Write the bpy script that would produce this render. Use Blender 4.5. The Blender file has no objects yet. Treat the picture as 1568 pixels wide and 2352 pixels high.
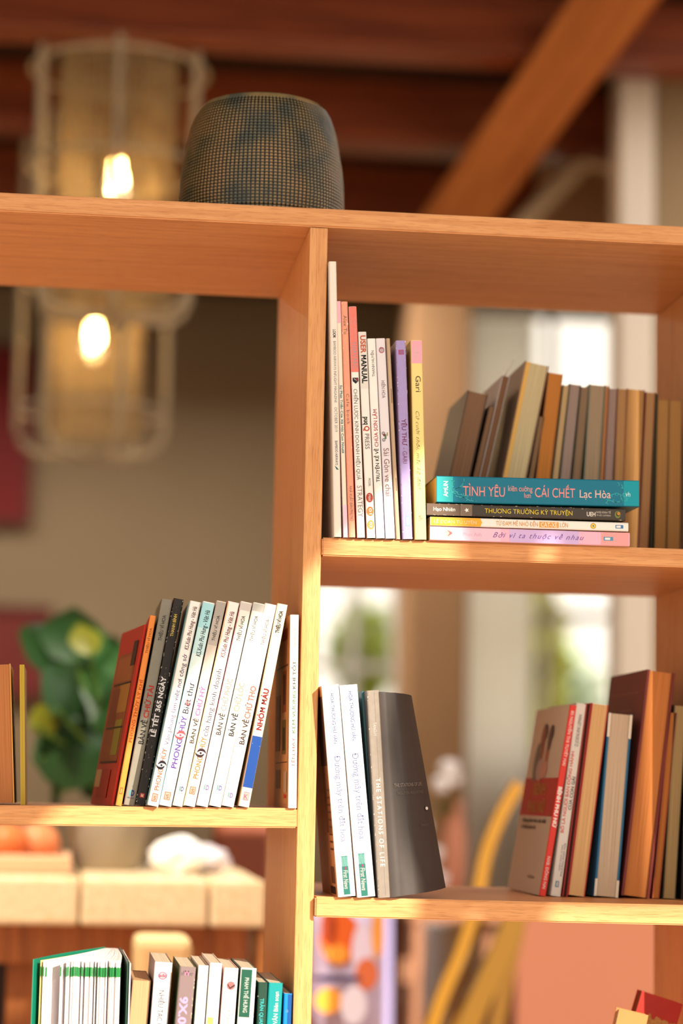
import bpy, bmesh, math, random, unicodedata
from mathutils import Vector, Matrix
random.seed(7)
SC = bpy.context.scene
COL = SC.collection
# ---------------------------------------------------------------- camera
ZE = 1.2                       # height of the left shelf's top above the floor
FPX, YAW, PITCH, ROLL = 5262.72, 0.11814, 0.12231, 0.01976
CAM = Vector((-0.25301, -2.48101, 0.0166 + ZE))
_F = Vector((math.sin(YAW)*math.cos(PITCH), math.cos(YAW)*math.cos(PITCH), math.sin(PITCH)))
_r = Vector((math.cos(YAW), -math.sin(YAW), 0)); _U = _r.cross(_F)
_R = _r*math.cos(ROLL) + _U*math.sin(ROLL); _U = _U*math.cos(ROLL) - _r*math.sin(ROLL)
cd = bpy.data.cameras.new('camera'); cam = bpy.data.objects.new('camera', cd); COL.objects.link(cam)
cam.matrix_world = Matrix(((_R.x, _U.x, -_F.x, CAM.x), (_R.y, _U.y, -_F.y, CAM.y), (_R.z, _U.z, -_F.z, CAM.z), (0, 0, 0, 1)))
cd.sensor_fit = 'VERTICAL'; cd.sensor_height = 36; cd.lens = FPX/2352*36; cd.clip_start = .05
cd.dof.use_dof = True; cd.dof.focus_distance = 2.50; cd.dof.aperture_fstop = 2.0
SC.camera = cam
# ---------------------------------------------------------------- light and exposure
w = bpy.data.worlds.new('world'); SC.world = w; w.use_nodes = True
bg = w.node_tree.nodes['Background']; bg.inputs[0].default_value = (1.0, .90, .76, 1); bg.inputs[1].default_value = 1.7
SUNDIR = Vector((.42, -.80, .42))          # towards the sun
sd = bpy.data.lights.new('sun', 'SUN'); sd.energy = 7.8; sd.angle = math.radians(.35); sd.color = (1.0, .92, .74)
so = bpy.data.objects.new('sun', sd); COL.objects.link(so); so.rotation_euler = SUNDIR.to_track_quat('Z', 'Y').to_euler()
def area(loc, target, sx, sy, e, c):
    l = bpy.data.lights.new('fill_area', 'AREA'); l.shape = 'RECTANGLE'; l.size = sx; l.size_y = sy; l.energy = e; l.color = c
    o = bpy.data.objects.new('fill_area', l); COL.objects.link(o); o.location = loc
    o.rotation_euler = (Vector(loc)-Vector(target)).to_track_quat('Z', 'Y').to_euler()
def spot(loc, target, e, c, ang=60, r=.05):
    l = bpy.data.lights.new('fill_spot', 'SPOT'); l.energy = e; l.color = c; l.spot_size = math.radians(ang); l.spot_blend = .6; l.shadow_soft_size = r
    o = bpy.data.objects.new('fill_spot', l); COL.objects.link(o); o.location = loc
    o.rotation_euler = (Vector(loc)-Vector(target)).to_track_quat('Z', 'Y').to_euler()
area((2.2, 1.1, 2.85), (2.2, 1.1, 0), 2.0, 1.5, 42, (1, .95, .88))      # added ceiling lamp standing in for the window that the pot reflects
area((-.7, 3.75, 2.84), (-.7, 3.75, 0), 2.6, .5, 62, (1, .92, .80))         # added fill lamp between the beams, brightens the back wall
spot((-.75, .45, 2.75), (-.45, 1.0, 1.0), 290, (1, .90, .74), 50)  # added spot standing in for sunlight on the counter
spot((.3, 1.2, 2.75), (.30, 2.4, 1.0), 60, (1, .92, .84), 36)  # added spot to brighten the low things behind the right side
SC.view_settings.view_transform = 'Standard'; SC.view_settings.look = 'None'; SC.view_settings.gamma = 1
SC.view_settings.use_curve_mapping = False; SC.view_settings.exposure = 0.0

# ---------------------------------------------------------------- helpers
def at(px, py, Y):
    "world point where the sight line of a pixel meets the vertical plane at depth Y"
    d = _F + _R*((px-784)/FPX) - _U*((py-1176)/FPX)
    t = (Y-CAM.y)/d.y
    return CAM + d*t
def atz(px, py, z):
    d = _F + _R*((px-784)/FPX) - _U*((py-1176)/FPX)
    return CAM + d*((z-CAM.z)/d.z)
def lin(h):
    h = h.lstrip('#'); c = [int(h[i:i+2], 16)/255 for i in (0, 2, 4)]
    return tuple(x/12.92 if x <= .04045 else ((x+.055)/1.055)**2.4 for x in c) + (1,)
_m = {}
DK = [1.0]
def mat(color, rough=.5, spec=.25, metal=0, noise=0, nscale=60, emit=0, trans=0, var=0.0, bump=0, coat=0):
    key = (color, rough, spec, metal, noise, nscale, emit, trans, var, bump, coat)
    if key in _m: return _m[key]
    m = bpy.data.materials.new('m_'+str(len(_m))); m.use_nodes = True; nt = m.node_tree; b = nt.nodes['Principled BSDF']
    c = lin(color) if isinstance(color, str) else color
    b.inputs['Base Color'].default_value = c; b.inputs['Roughness'].default_value = rough
    b.inputs['Specular IOR Level'].default_value = spec; b.inputs['Metallic'].default_value = metal
    b.inputs['Coat Weight'].default_value = coat
    if emit: b.inputs['Emission Color'].default_value = c; b.inputs['Emission Strength'].default_value = emit
    if trans: b.inputs['Transmission Weight'].default_value = trans
    if noise or bump:
        tc = nt.nodes.new('ShaderNodeTexCoord'); n = nt.nodes.new('ShaderNodeTexNoise'); n.inputs['Scale'].default_value = nscale; n.inputs['Detail'].default_value = 5
        nt.links.new(tc.outputs['Object'], n.inputs['Vector'])
        if noise:
            mx = nt.nodes.new('ShaderNodeMix'); mx.data_type = 'RGBA'; mx.blend_type = 'MULTIPLY'; mx.inputs[0].default_value = noise
            r = nt.nodes.new('ShaderNodeValToRGB'); r.color_ramp.elements[0].position = .35; r.color_ramp.elements[0].color = (.45, .42, .4, 1)
            r.color_ramp.elements[1].position = .65; r.color_ramp.elements[1].color = (1.05, 1.05, 1.05, 1)
            nt.links.new(n.outputs['Fac'], r.inputs[0]); mx.inputs[6].default_value = c
            nt.links.new(r.outputs[0], mx.inputs[7]); nt.links.new(mx.outputs[2], b.inputs['Base Color'])
        if bump:
            bp = nt.nodes.new('ShaderNodeBump'); bp.inputs['Strength'].default_value = bump; bp.inputs['Distance'].default_value = .002
            nt.links.new(n.outputs['Fac'], bp.inputs['Height']); nt.links.new(bp.outputs[0], b.inputs['Normal'])
    _m[key] = m; return m
def glass():
    if 'glass' in _m: return _m['glass']
    m = bpy.data.materials.new('clear_glass'); m.use_nodes = True; nt = m.node_tree; nt.nodes.remove(nt.nodes['Principled BSDF'])
    t = nt.nodes.new('ShaderNodeBsdfTransparent'); g = nt.nodes.new('ShaderNodeBsdfGlossy'); g.inputs['Roughness'].default_value = .02; mx = nt.nodes.new('ShaderNodeMixShader')
    mx.inputs[0].default_value = .07; nt.links.new(t.outputs[0], mx.inputs[1]); nt.links.new(g.outputs[0], mx.inputs[2]); nt.links.new(mx.outputs[0], nt.nodes['Material Output'].inputs[0]); _m['glass'] = m; return m
def wood(c1, c2, axis='x', scale=1.0, rough=.45, key=None):
    key = ('wood', c1, c2, axis, scale, rough)
    if key in _m: return _m[key]
    m = bpy.data.materials.new('wood_'+str(len(_m))); m.use_nodes = True; nt = m.node_tree; b = nt.nodes['Principled BSDF']; L = nt.links.new
    tc = nt.nodes.new('ShaderNodeTexCoord'); mp = nt.nodes.new('ShaderNodeMapping'); L(tc.outputs['Object'], mp.inputs[0])
    s = {'x': (3, 90, 90), 'y': (90, 3, 90), 'z': (90, 90, 3)}[axis]; mp.inputs['Scale'].default_value = [v*scale for v in s]
    n = nt.nodes.new('ShaderNodeTexNoise'); n.inputs['Scale'].default_value = 1.6; n.inputs['Detail'].default_value = 6; n.inputs['Distortion'].default_value = .8; L(mp.outputs[0], n.inputs['Vector'])
    r = nt.nodes.new('ShaderNodeValToRGB'); e = r.color_ramp.elements; e[0].position = .36; e[0].color = lin(c2); e[1].position = .58; e[1].color = lin(c1); L(n.outputs['Fac'], r.inputs[0])
    # fine pores: short dark streaks
    mp2 = nt.nodes.new('ShaderNodeMapping'); L(tc.outputs['Object'], mp2.inputs[0])
    s2 = {'x': (40, 900, 900), 'y': (900, 40, 900), 'z': (900, 900, 40)}[axis]; mp2.inputs['Scale'].default_value = [v*scale for v in s2]
    n2 = nt.nodes.new('ShaderNodeTexNoise'); n2.inputs['Scale'].default_value = 1; n2.inputs['Detail'].default_value = 2; L(mp2.outputs[0], n2.inputs['Vector'])
    r2 = nt.nodes.new('ShaderNodeValToRGB'); e = r2.color_ramp.elements; e[0].position = .36; e[0].color = (.62, .5, .42, 1); e[1].position = .46; e[1].color = (1, 1, 1, 1); L(n2.outputs['Fac'], r2.inputs[0])
    mx = nt.nodes.new('ShaderNodeMix'); mx.data_type = 'RGBA'; mx.blend_type = 'MULTIPLY'; mx.inputs[0].default_value = .5
    L(r.outputs[0], mx.inputs[6]); L(r2.outputs[0], mx.inputs[7]); L(mx.outputs[2], b.inputs['Base Color'])
    b.inputs['Roughness'].default_value = rough; b.inputs['Specular IOR Level'].default_value = .3
    bp = nt.nodes.new('ShaderNodeBump'); bp.inputs['Strength'].default_value = .15; bp.inputs['Distance'].default_value = .0006; L(n2.outputs['Fac'], bp.inputs['Height']); L(bp.outputs[0], b.inputs['Normal'])
    _m[key] = m; return m
def pages(color, dark=.55, axis='x', freq=2600):
    key = ('pages', color, dark, axis, freq)
    if key in _m: return _m[key]
    m = bpy.data.materials.new('pages_'+str(len(_m))); m.use_nodes = True; nt = m.node_tree; b = nt.nodes['Principled BSDF']; L = nt.links.new
    tc = nt.nodes.new('ShaderNodeTexCoord'); mp = nt.nodes.new('ShaderNodeMapping'); L(tc.outputs['Object'], mp.inputs[0])
    mp.inputs['Scale'].default_value = (freq, 1.5, 6)
    n = nt.nodes.new('ShaderNodeTexNoise'); n.inputs['Scale'].default_value = 1; n.inputs['Detail'].default_value = 3; L(mp.outputs[0], n.inputs['Vector'])
    r = nt.nodes.new('ShaderNodeValToRGB'); e = r.color_ramp.elements; c = lin(color); e[0].position = .32; e[0].color = tuple(x*dark for x in c[:3])+(1,); e[1].position = .6; e[1].color = c; L(n.outputs['Fac'], r.inputs[0])
    L(r.outputs[0], b.inputs['Base Color']); b.inputs['Roughness'].default_value = .85; b.inputs['Specular IOR Level'].default_value = .1
    _m[key] = m; return m

def link(name, me, parent=None, m=None):
    o = bpy.data.objects.new(name, me); COL.objects.link(o)
    if parent: o.parent = parent
    if m: me.materials.append(m)
    return o
def from_bm(name, bm, m=None, parent=None, smooth=False):
    me = bpy.data.meshes.new(name); bm.normal_update(); bm.to_mesh(me); bm.free()
    if smooth:
        for p in me.polygons: p.use_smooth = True
    return link(name, me, parent, m)
def tag(o, label=None, cat=None, group=None, kind=None):
    if label: o['label'] = label
    if cat: o['category'] = cat
    if group: o['group'] = group
    if kind: o['kind'] = kind
    return o
def empty(name, loc=(0, 0, 0), rot=(0, 0, 0), label=None, cat=None, group=None, kind=None):
    o = bpy.data.objects.new(name, None); COL.objects.link(o); o.location = loc; o.rotation_euler = rot; o.empty_display_size = .05
    return tag(o, label, cat, group, kind)
def bbox(bm, x0, x1, y0, y1, z0, z1):
    vs = [bm.verts.new((x, y, z)) for x in (x0, x1) for y in (y0, y1) for z in (z0, z1)]
    for f in ((0, 1, 3, 2), (4, 6, 7, 5), (0, 4, 5, 1), (2, 3, 7, 6), (0, 2, 6, 4), (1, 5, 7, 3)): bm.faces.new([vs[i] for i in f])
    return vs
def box(name, x0, x1, y0, y1, z0, z1, m, parent=None, bev=0):
    bm = bmesh.new(); bbox(bm, x0, x1, y0, y1, z0, z1)
    if bev: bmesh.ops.bevel(bm, geom=bm.edges[:], offset=bev, segments=2, affect='EDGES', profile=.6)
    bmesh.ops.recalc_face_normals(bm, faces=bm.faces)
    return from_bm(name, bm, m, parent)
def prism(bm, pts, f):
    "pts: 2D outline; f(u,v,k) -> point, k in (0,1)"
    a = [bm.verts.new(f(u, v, 0)) for u, v in pts]; b = [bm.verts.new(f(u, v, 1)) for u, v in pts]
    n = len(pts); bm.faces.new(a); bm.faces.new(b[::-1])
    for i in range(n): bm.faces.new((a[i], b[i], b[(i+1) % n], a[(i+1) % n]))
def tube(bm, pts, r, seg=8, closed=False, flat=None):
    "swept tube; flat=(a,b) gives an elliptic section"
    pts = [Vector(p) for p in pts]; n = len(pts); rings = []
    for i, p in enumerate(pts):
        a = pts[(i-1) % n] if (closed or i) else p; b = pts[(i+1) % n] if (closed or i < n-1) else p
        t = (b-a).normalized(); up = Vector((0, 0, 1)) if abs(t.z) < .9 else Vector((0, 1, 0))
        s = t.cross(up).normalized(); u = s.cross(t)
        rr = r[i] if isinstance(r, (list, tuple)) else r
        ra, rb = flat if flat else (rr, rr)
        rings.append([bm.verts.new(p + s*math.cos(2*math.pi*k/seg)*ra + u*math.sin(2*math.pi*k/seg)*rb) for k in range(seg)])
    m = n if closed else n-1
    for i in range(m):
        A, B = rings[i], rings[(i+1) % n]
        for k in range(seg): bm.faces.new((A[k], A[(k+1) % seg], B[(k+1) % seg], B[k]))
    if not closed: bm.faces.new(rings[0][::-1]); bm.faces.new(rings[-1])
def lathe(bm, prof, seg=48, cap=True):
    rings = [[bm.verts.new((r*math.cos(2*math.pi*k/seg), r*math.sin(2*math.pi*k/seg), z)) for k in range(seg)] for r, z in prof]
    for A, B in zip(rings, rings[1:]):
        for k in range(seg): bm.faces.new((A[k], A[(k+1) % seg], B[(k+1) % seg], B[k]))
    if cap: bm.faces.new(rings[0][::-1]); bm.faces.new(rings[-1])

# ---------------------------------------------------------------- lettering: glyph outlines, Vietnamese marks composed by hand
_g = {}
_tc = bpy.data.curves.new('glyph', 'FONT'); _to = bpy.data.objects.new('glyph', _tc)
def _mesh_of(s, off):
    _tc.body = s; _tc.offset = off; _tc.size = 1; _tc.resolution_u = 3
    me = bpy.data.meshes.new_from_object(_to)
    V = [(v.co.x, v.co.y) for v in me.vertices]; P = [tuple(p.vertices) for p in me.polygons]; bpy.data.meshes.remove(me)
    return V, P
def glyph(c, off):
    k = (c, off)
    if k not in _g:
        V, P = _mesh_of(c, off)
        if c == 'M' and off:
            t = max(.095+2*off, .03); h = .68
            V = [(.07, 0), (.07+t, 0), (.07+t, h), (.07, h), (.71-t, 0), (.71, 0), (.71, h), (.71-t, h), (.07, h), (.07+t*1.15, h), (.39+t*.45, .24), (.39-t*.45, .24), (.71-t*1.15, h), (.71, h), (.39+t*.45, .24), (.39-t*.45, .24)]
            P = [(0, 1, 2, 3), (4, 5, 6, 7), (8, 9, 10, 11), (12, 13, 14, 15)]
        V2, _ = _mesh_of(c+'|', off); V1, _ = _mesh_of('|', off)
        adv = max(v[0] for v in V2) - max(v[0] for v in V1)
        _g[k] = (V, P, adv)
    return _g[k]
MARK = {'\u0301': 'acute', '\u0300': 'grave', '\u0309': 'hook', '\u0303': 'tilde', '\u0323': 'dot', '\u0302': 'circ', '\u0306': 'breve', '\u031b': 'horn'}
def _stroke(pts, w):
    V, P = [], []
    for (x0, y0), (x1, y1) in zip(pts, pts[1:]):
        dx, dy = x1-x0, y1-y0; L = math.hypot(dx, dy) or 1; nx, ny = -dy/L*w/2, dx/L*w/2; b = len(V)
        V += [(x0-nx, y0-ny), (x1-nx, y1-ny), (x1+nx, y1+ny), (x0+nx, y0+ny)]; P.append((b, b+1, b+2, b+3))
    return V, P
def layout(s, off=0, serif=False, shear=0, track=0):
    V, P = [], []; x = 0
    def addp(v, p, dx=0, dy=0):
        b = len(V); V.extend((a+dx, c+dy) for a, c in v); P.extend(tuple(i+b for i in q) for q in p)
    for ch in unicodedata.normalize('NFC', s):
        if ch == ' ': x += .27+track; continue
        bar = ch in 'Đđ'; d = unicodedata.normalize('NFD', ch) if not bar else ('D' if ch == 'Đ' else 'd')
        base, marks = d[0], [MARK.get(m) for m in d[1:]]
        if base == 'i' and marks: base = 'ı'
        gv, gp, adv = glyph(base, off); addp(gv, gp, x)
        if not gv: x += adv; continue
        xs = [v[0] for v in gv]; ys = [v[1] for v in gv]; x0, x1, top, bot = min(xs)+x, max(xs)+x, max(ys), min(ys); cx = (x0+x1)/2; sw = .085+max(off, 0)*1.6
        up = base.isupper() or base in 'bdhklf'
        if serif:
            lim = top
            for yy in ((0, 1), (lim, -1)):
                y, sg = yy
                pts = sorted({round(v[0], 3) for v in gv if abs(v[1]-y) < .012+off})
                grp = []
                for q in pts:
                    if grp and q-grp[-1][-1] < .16: grp[-1].append(q)
                    else: grp.append([q])
                for g in grp:
                    if base in 'OQCGSoceas': continue
                    a, b = g[0]-.045, g[-1]+.045
                    if b-a < .36: addp([(a, y), (b, y), (b, y+sg*.035), (a, y+sg*.035)], [(0, 1, 2, 3)], x)
        if bar:
            yb = .35 if ch == 'Đ' else .56
            xb = x0+.02 if ch == 'Đ' else x1-.1
            addp([(xb-.09, yb-sw/2), (xb+.2, yb-sw/2), (xb+.2, yb+sw/2), (xb-.09, yb+sw/2)], [(0, 1, 2, 3)])
        y = top+.05; yc = y
        if 'circ' in marks: addp(*_stroke([(cx-.13, y), (cx, y+.1), (cx+.13, y)], sw)); yc = y+.08
        if 'breve' in marks: addp(*_stroke([(cx-.12, y+.09), (cx-.07, y+.02), (cx+.07, y+.02), (cx+.12, y+.09)], sw)); yc = y+.1
        if 'horn' in marks: addp(*_stroke([(x1-.05, top-.06), (x1+.05, top-.02), (x1+.07, top+.07)], sw))
        if 'dot' in marks: addp([(cx-.04, -.16), (cx+.04, -.16), (cx+.04, -.08), (cx-.04, -.08)], [(0, 1, 2, 3)])
        if 'acute' in marks: addp(*_stroke([(cx-.03+(.05 if yc > y else 0), yc+.02), (cx+.09, yc+.14)], sw))
        if 'grave' in marks: addp(*_stroke([(cx+.03, yc+.02), (cx-.09, yc+.14)], sw))
        if 'tilde' in marks: addp(*_stroke([(cx-.13, yc+.03), (cx-.05, yc+.1), (cx+.05, yc+.04), (cx+.13, yc+.11)], sw))
        if 'hook' in marks: addp(*_stroke([(cx-.05, yc+.13), (cx+.05, yc+.14), (cx+.05, yc+.07), (cx, yc+.05), (cx, yc+.01)], sw))
        x += adv + track
    if shear: V = [(a+b*shear, b) for a, b in V]
    return V, P
def flat_mesh(name, V, P, f, m, parent):
    me = bpy.data.meshes.new(name); me.from_pydata([f(a, b) for a, b in V], [], P); me.update()
    return link(name, me, parent, m)
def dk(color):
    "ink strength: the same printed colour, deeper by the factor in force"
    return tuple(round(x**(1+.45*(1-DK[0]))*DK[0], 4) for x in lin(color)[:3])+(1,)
def text_on(parent, s, frame, a0, a1, b0, b1, color, off=0, serif=False, shear=0, track=0, lift=.00025, name='lettering', rough=.5, label=None):
    """frame(p, q, lift): surface frame; text runs over p from a0 to a1, its capitals stand over q from b0 to b1"""
    V, P = layout(s, off, serif, shear, track)
    if not V: return
    x0 = min(v[0] for v in V); x1 = max(v[0] for v in V)
    y0, y1 = 0, .70
    o = flat_mesh(name, V, P, lambda a, b: frame(a0+(a-x0)/(x1-x0)*(a1-a0), b0+(b-y0)/(y1-y0)*(b1-b0), lift), mat(dk(color), rough), parent)
    if label: o['label'] = label
    return o
def plate(parent, frame, a0, a1, b0, b1, color, lift=.00012, name='colour_band', rough=.45, noise=0, pts=None, label=None, m=None):
    pts = pts or [(a0, b0), (a1, b0), (a1, b1), (a0, b1)]
    o = flat_mesh(name, pts, [tuple(range(len(pts)))], lambda a, b: frame(a, b, lift), m or mat(dk(color) if (name in ('logo', 'pill', 'symbol') or label) else color, rough, noise=noise, nscale=120), parent)
    if label: o['label'] = label
    return o
def disc(parent, frame, ca, cb, ra, rb, color, lift=.0002, name='logo', n=16):
    return plate(parent, frame, 0, 0, 0, 0, color, lift, name, pts=[(ca+ra*math.cos(2*math.pi*i/n), cb+rb*math.sin(2*math.pi*i/n)) for i in range(n)])

# ================================================================ room shell
CEIL = 2.86
XL, XR_, YB, YF = -3.0, 3.4, 5.0, -1.2
def struct(o): o['kind'] = 'structure'; return o
m_wall = mat('#8f7c62', .9, .1, noise=.12, nscale=3)
m_cream = mat('#e6ddcf', .9, .1)
struct(box('floor', XL-.2, XR_+.2, -4.2, YB+1.2, -.1, 0, mat('#b59272', .6, .3, noise=.25, nscale=4)))
struct(box('ceiling', XL-.2, XR_+.2, YF, YB+.01, CEIL, CEIL+.12, mat('#3b2418', .8, .2, noise=.3, nscale=2)))
struct(box('wall_left', XL-.15, XL, YF, YB+.2, 0, CEIL, m_wall))
struct(box('wall_right', XR_, XR_+.15, YF, YB+.2, 0, CEIL, m_wall))
# back wall pieces around two windows
def bx(px, Y=YB): return at(px, 1500, Y).x
w1a, w1b, w2a, w2b = bx(690), bx(940), bx(1030), bx(1500)
zt1 = at(800, 1300, YB).z; zb1 = at(800, 1760, YB).z
zt2 = CEIL+.05; zb2 = at(1300, 1790, YB).z
def wallbox(name, x0, x1, z0, z1, m=m_wall): return struct(box(name, x0, x1, YB, YB+.18, z0, z1, m))
bm = bmesh.new()
for a, b, c, d in ((XL-.15, w1a, 0, CEIL), (w1a, w1b, 0, zb1), (w1a, w1b, zt1, CEIL), (w1b, w2a, 0, CEIL), (w2a, w2b, 0, zb2), (w2a, w2b, zt2, CEIL), (w2b, XR_+.15, 0, CEIL)):
    bbox(bm, a, b, YB, YB+.18, c, d)
struct(from_bm('wall_back', bm, m_wall))
def window(name, x0, x1, z0, z1, nv, nh):
    e = struct(empty(name, ((x0+x1)/2, YB+.06, z0)))
    e['label'] = 'tall window with white frame in the back wall'
    ox, oy, oz = e.location; mw = mat('#e8e4da', .5)
    def part(n, a, b, c, d, y0=-.02, y1=.03, m=mw): return box(n, a-ox, b-ox, y0, y1, c-oz, d-oz, m, e, .004 if m is mw else 0)
    t = .05
    part('frame_rail', x0, x1, z0, z0+t); part('frame_rail', x0, x1, z1-t, z1); part('frame_post', x0, x0+t, z0+t, z1-t); part('frame_post', x1-t, x1, z0+t, z1-t)
    for i in range(1, nv): xx = x0+(x1-x0)*i/nv; part('mullion', xx-.012, xx+.012, z0+t, z1-t)
    for i in range(1, nh): zz = z0+(z1-z0)*i/nh; part('mullion', x0+t, x1-t, zz-.012, zz+.012)
    g = glass(); part('pane', x0+t, x1-t, z0+t, z1-t, .003, .007, g)
window('window_1', w1a, w1b, zb1, zt1, 2, 2)
window('window_2', w2a, w2b, zb2, zt2, 2, 3)
# garden outside
def leaf_cloud(name, c, r, n, s, col, label, seed=1):
    rnd = random.Random(seed); V, P = [], []
    for i in range(n):
        u, v, t = rnd.random()*2*math.pi, rnd.uniform(-1, 1), rnd.random()**.4
        k = math.sqrt(1-v*v); p = Vector((c[0]+r[0]*t*k*math.cos(u), c[1]+r[1]*t*k*math.sin(u), c[2]+r[2]*t*v))
        a = Vector((rnd.uniform(-1, 1), rnd.uniform(-1, 1), rnd.uniform(-1, 1))).normalized(); b = a.orthogonal().normalized(); q = len(V); ss = s*rnd.uniform(.6, 1.3)
        V += [p-a*ss, p+b*ss*.45, p+a*ss, p-b*ss*.45]; P.append((q, q+1, q+2, q+3))
    me = bpy.data.meshes.new(name); me.from_pydata([tuple(v) for v in V], [], P)
    return me
def shrub(c, r, n, s, col, label, seed, trunk=True):
    e = empty('garden_shrub', (c[0], c[1], 0), label=label, cat='shrub', group=None)
    me = leaf_cloud('foliage', (0, 0, c[2]), r, n, s, col, label, seed); o = link('foliage', me, e, mat(col, .6, .3)); o['kind'] = 'stuff'
    bm = bmesh.new(); tube(bm, [(0, 0, -.1), (.03, .02, c[2]*.5), (0, 0, c[2])], [.05, .04, .02], 8); from_bm('trunk', bm, mat('#6a5038', .8), e)
GY = 6.6
struct(box('ground', -6, 7, YB+.2, 11, -.15, -.02, mat('#c9c49a', .9, noise=.3, nscale=3)))
c = at(1225, 1560, GY); shrub((c.x, GY, c.z), (.10, .25, .42), 900, .07, '#cfd04a', 'yellow-green leafy shrub standing outside the tall window', 3)
c = at(1330, 1560, GY); shrub((c.x, GY+.8, c.z-.1), (.3, .3, .36), 900, .06, '#b9cfae', 'pale blue-green shrub outside behind the yellow-green one', 4)
c = at(835, 1500, GY); shrub((c.x, GY, c.z), (.13, .2, .20), 500, .05, '#a9bd58', 'small green shrub outside the window with books below', 5)
c = at(1260, 800, GY); shrub((c.x-.1, GY+1.9, c.z+.3), (.12, .2, .28), 150, .05, '#e6dc6a', 'sparse sunlit yellow branches outside high in the window', 6)
# pillars, curtain
def pillar(name, x0, x1, y0, y1, m, z1=CEIL): return struct(box(name, x0, x1, y0, y1, 0, z1, m, None, .01))
Yc = 4.1
pillar('column', at(935, 1500, Yc).x, at(1075, 1500, Yc).x, Yc, Yc+.22, mat('#bf966f', .9, .1, noise=.1, nscale=4))
Yw = 2.25
pillar('column', at(1420, 1200, Yw).x, at(1503, 1200, Yw).x, Yw, Yw+.1, m_cream)
struct(box('wall_panel', at(1507, 1200, 2.3).x, XR_, 2.32, 2.42, 0, CEIL, mat('#a08a6c', .9, .1)))
def curtain(x0, x1, Y, z0, z1, label, col='#fdf8f0', folds=6, amp=.018):
    e = empty('curtain', ((x0+x1)/2, Y, z1), label=label, cat='curtain', group='window curtains')
    N = folds*10; V, P = [], []
    for j in range(9):
        for i in range(N+1):
            u = i/N; V.append(((x0+(x1-x0)*u)-(x0+x1)/2, amp*math.sin(u*folds*2*math.pi)*(1+.15*math.sin(j)), (z0-z1)*j/8-.03))
    for j in range(8):
        for i in range(N): a = j*(N+1)+i; P.append((a, a+1, a+N+2, a+N+1))
    me = bpy.data.meshes.new('fabric'); me.from_pydata(V, [], P)
    for p in me.polygons: p.use_smooth = True
    m = mat(col, .9, .05, var=.77)
    nt = m.node_tree
    if 'tl' not in nt.nodes:
        b = nt.nodes['Principled BSDF']; t = nt.nodes.new('ShaderNodeBsdfTranslucent'); t.name = 'tl'; t.inputs[0].default_value = lin(col); mx = nt.nodes.new('ShaderNodeMixShader'); mx.inputs[0].default_value = .95
        nt.links.new(b.outputs[0], mx.inputs[1]); nt.links.new(t.outputs[0], mx.inputs[2]); nt.links.new(mx.outputs[0], nt.nodes['Material Output'].inputs[0])
    link('fabric', me, e, m)
    bm = bmesh.new(); tube(bm, [(x0-.05-(x0+x1)/2, 0, 0), (x1+.05-(x0+x1)/2, 0, 0)], .012, 10); from_bm('rod', bm, mat('#c9b89a', .4), e)
curtain(at(1062, 1500, 4.9).x, at(1222, 1500, 4.9).x, 4.9, .3, 2.83, 'long white curtain hanging between the brown column and the window')
curtain(at(1404, 1500, 4.9).x, at(1500, 1500, 4.9).x, 4.9, .3, 2.83, 'narrow white curtain drawn aside beyond the tall window', folds=3)
# ceiling beams: trim
m_beam = wood('#86401c', '#63280f', 'x', .5)
for i, (y, hgt) in enumerate(((2.0, .13), (2.62, .15), (3.35, .15), (4.1, .15))):
    struct(box('ceiling_beam', XL, XR_, y, y+.12, CEIL-hgt, CEIL, m_beam, None, .006))
# big slanting timber and pale handrail, upper right
def beam_between(name, a, b, wd, hg, m):
    a, b = Vector(a), Vector(b); d = (b-a); L = d.length; z = d.normalized(); x = z.cross(Vector((0, 1, 0))).normalized(); y = z.cross(x)
    bm = bmesh.new(); bbox(bm, -wd/2, wd/2, -hg/2, hg/2, 0, L); bmesh.ops.bevel(bm, geom=bm.edges[:], offset=.008, segments=2, affect='EDGES'); bmesh.ops.recalc_face_normals(bm, faces=bm.faces)
    o = from_bm(name, bm, m); o.matrix_world = Matrix(((x.x, y.x, z.x, a.x), (x.y, y.y, z.y, a.y), (x.z, y.z, z.z, a.z), (0, 0, 0, 1))); return o
o = beam_between('slanting_beam', at(1035, 520, 2.75), at(1490, -110, 1.55), .14, .10, wood('#c27a40', '#a5602e', 'z', .5)); struct(o)
struct(box('wall_panel', at(1240, 400, 3.2).x, at(1425, 400, 3.2).x, 3.2, 3.25, at(1300, 560, 3.2).z, CEIL, mat('#b58c6c', .9, .1)))
hr = empty('stair_rail', at(1200, 510, 2.7), label='pale slanting handrail with a short bracket below the big timber', cat='handrail')
bm = bmesh.new(); A = at(1175, 540, 2.7)-hr.location; B = at(1440, 265, 2.7)-hr.location; tube(bm, [A, B], .025, 12); from_bm('rail', bm, mat('#d9c3a0', .5), hr)
bm = bmesh.new(); tube(bm, [at(1355, 375, 2.7)-hr.location, at(1425, 392, 2.7)-hr.location], .013, 8); from_bm('bracket', bm, mat('#d9c3a0', .5), hr)
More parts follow.
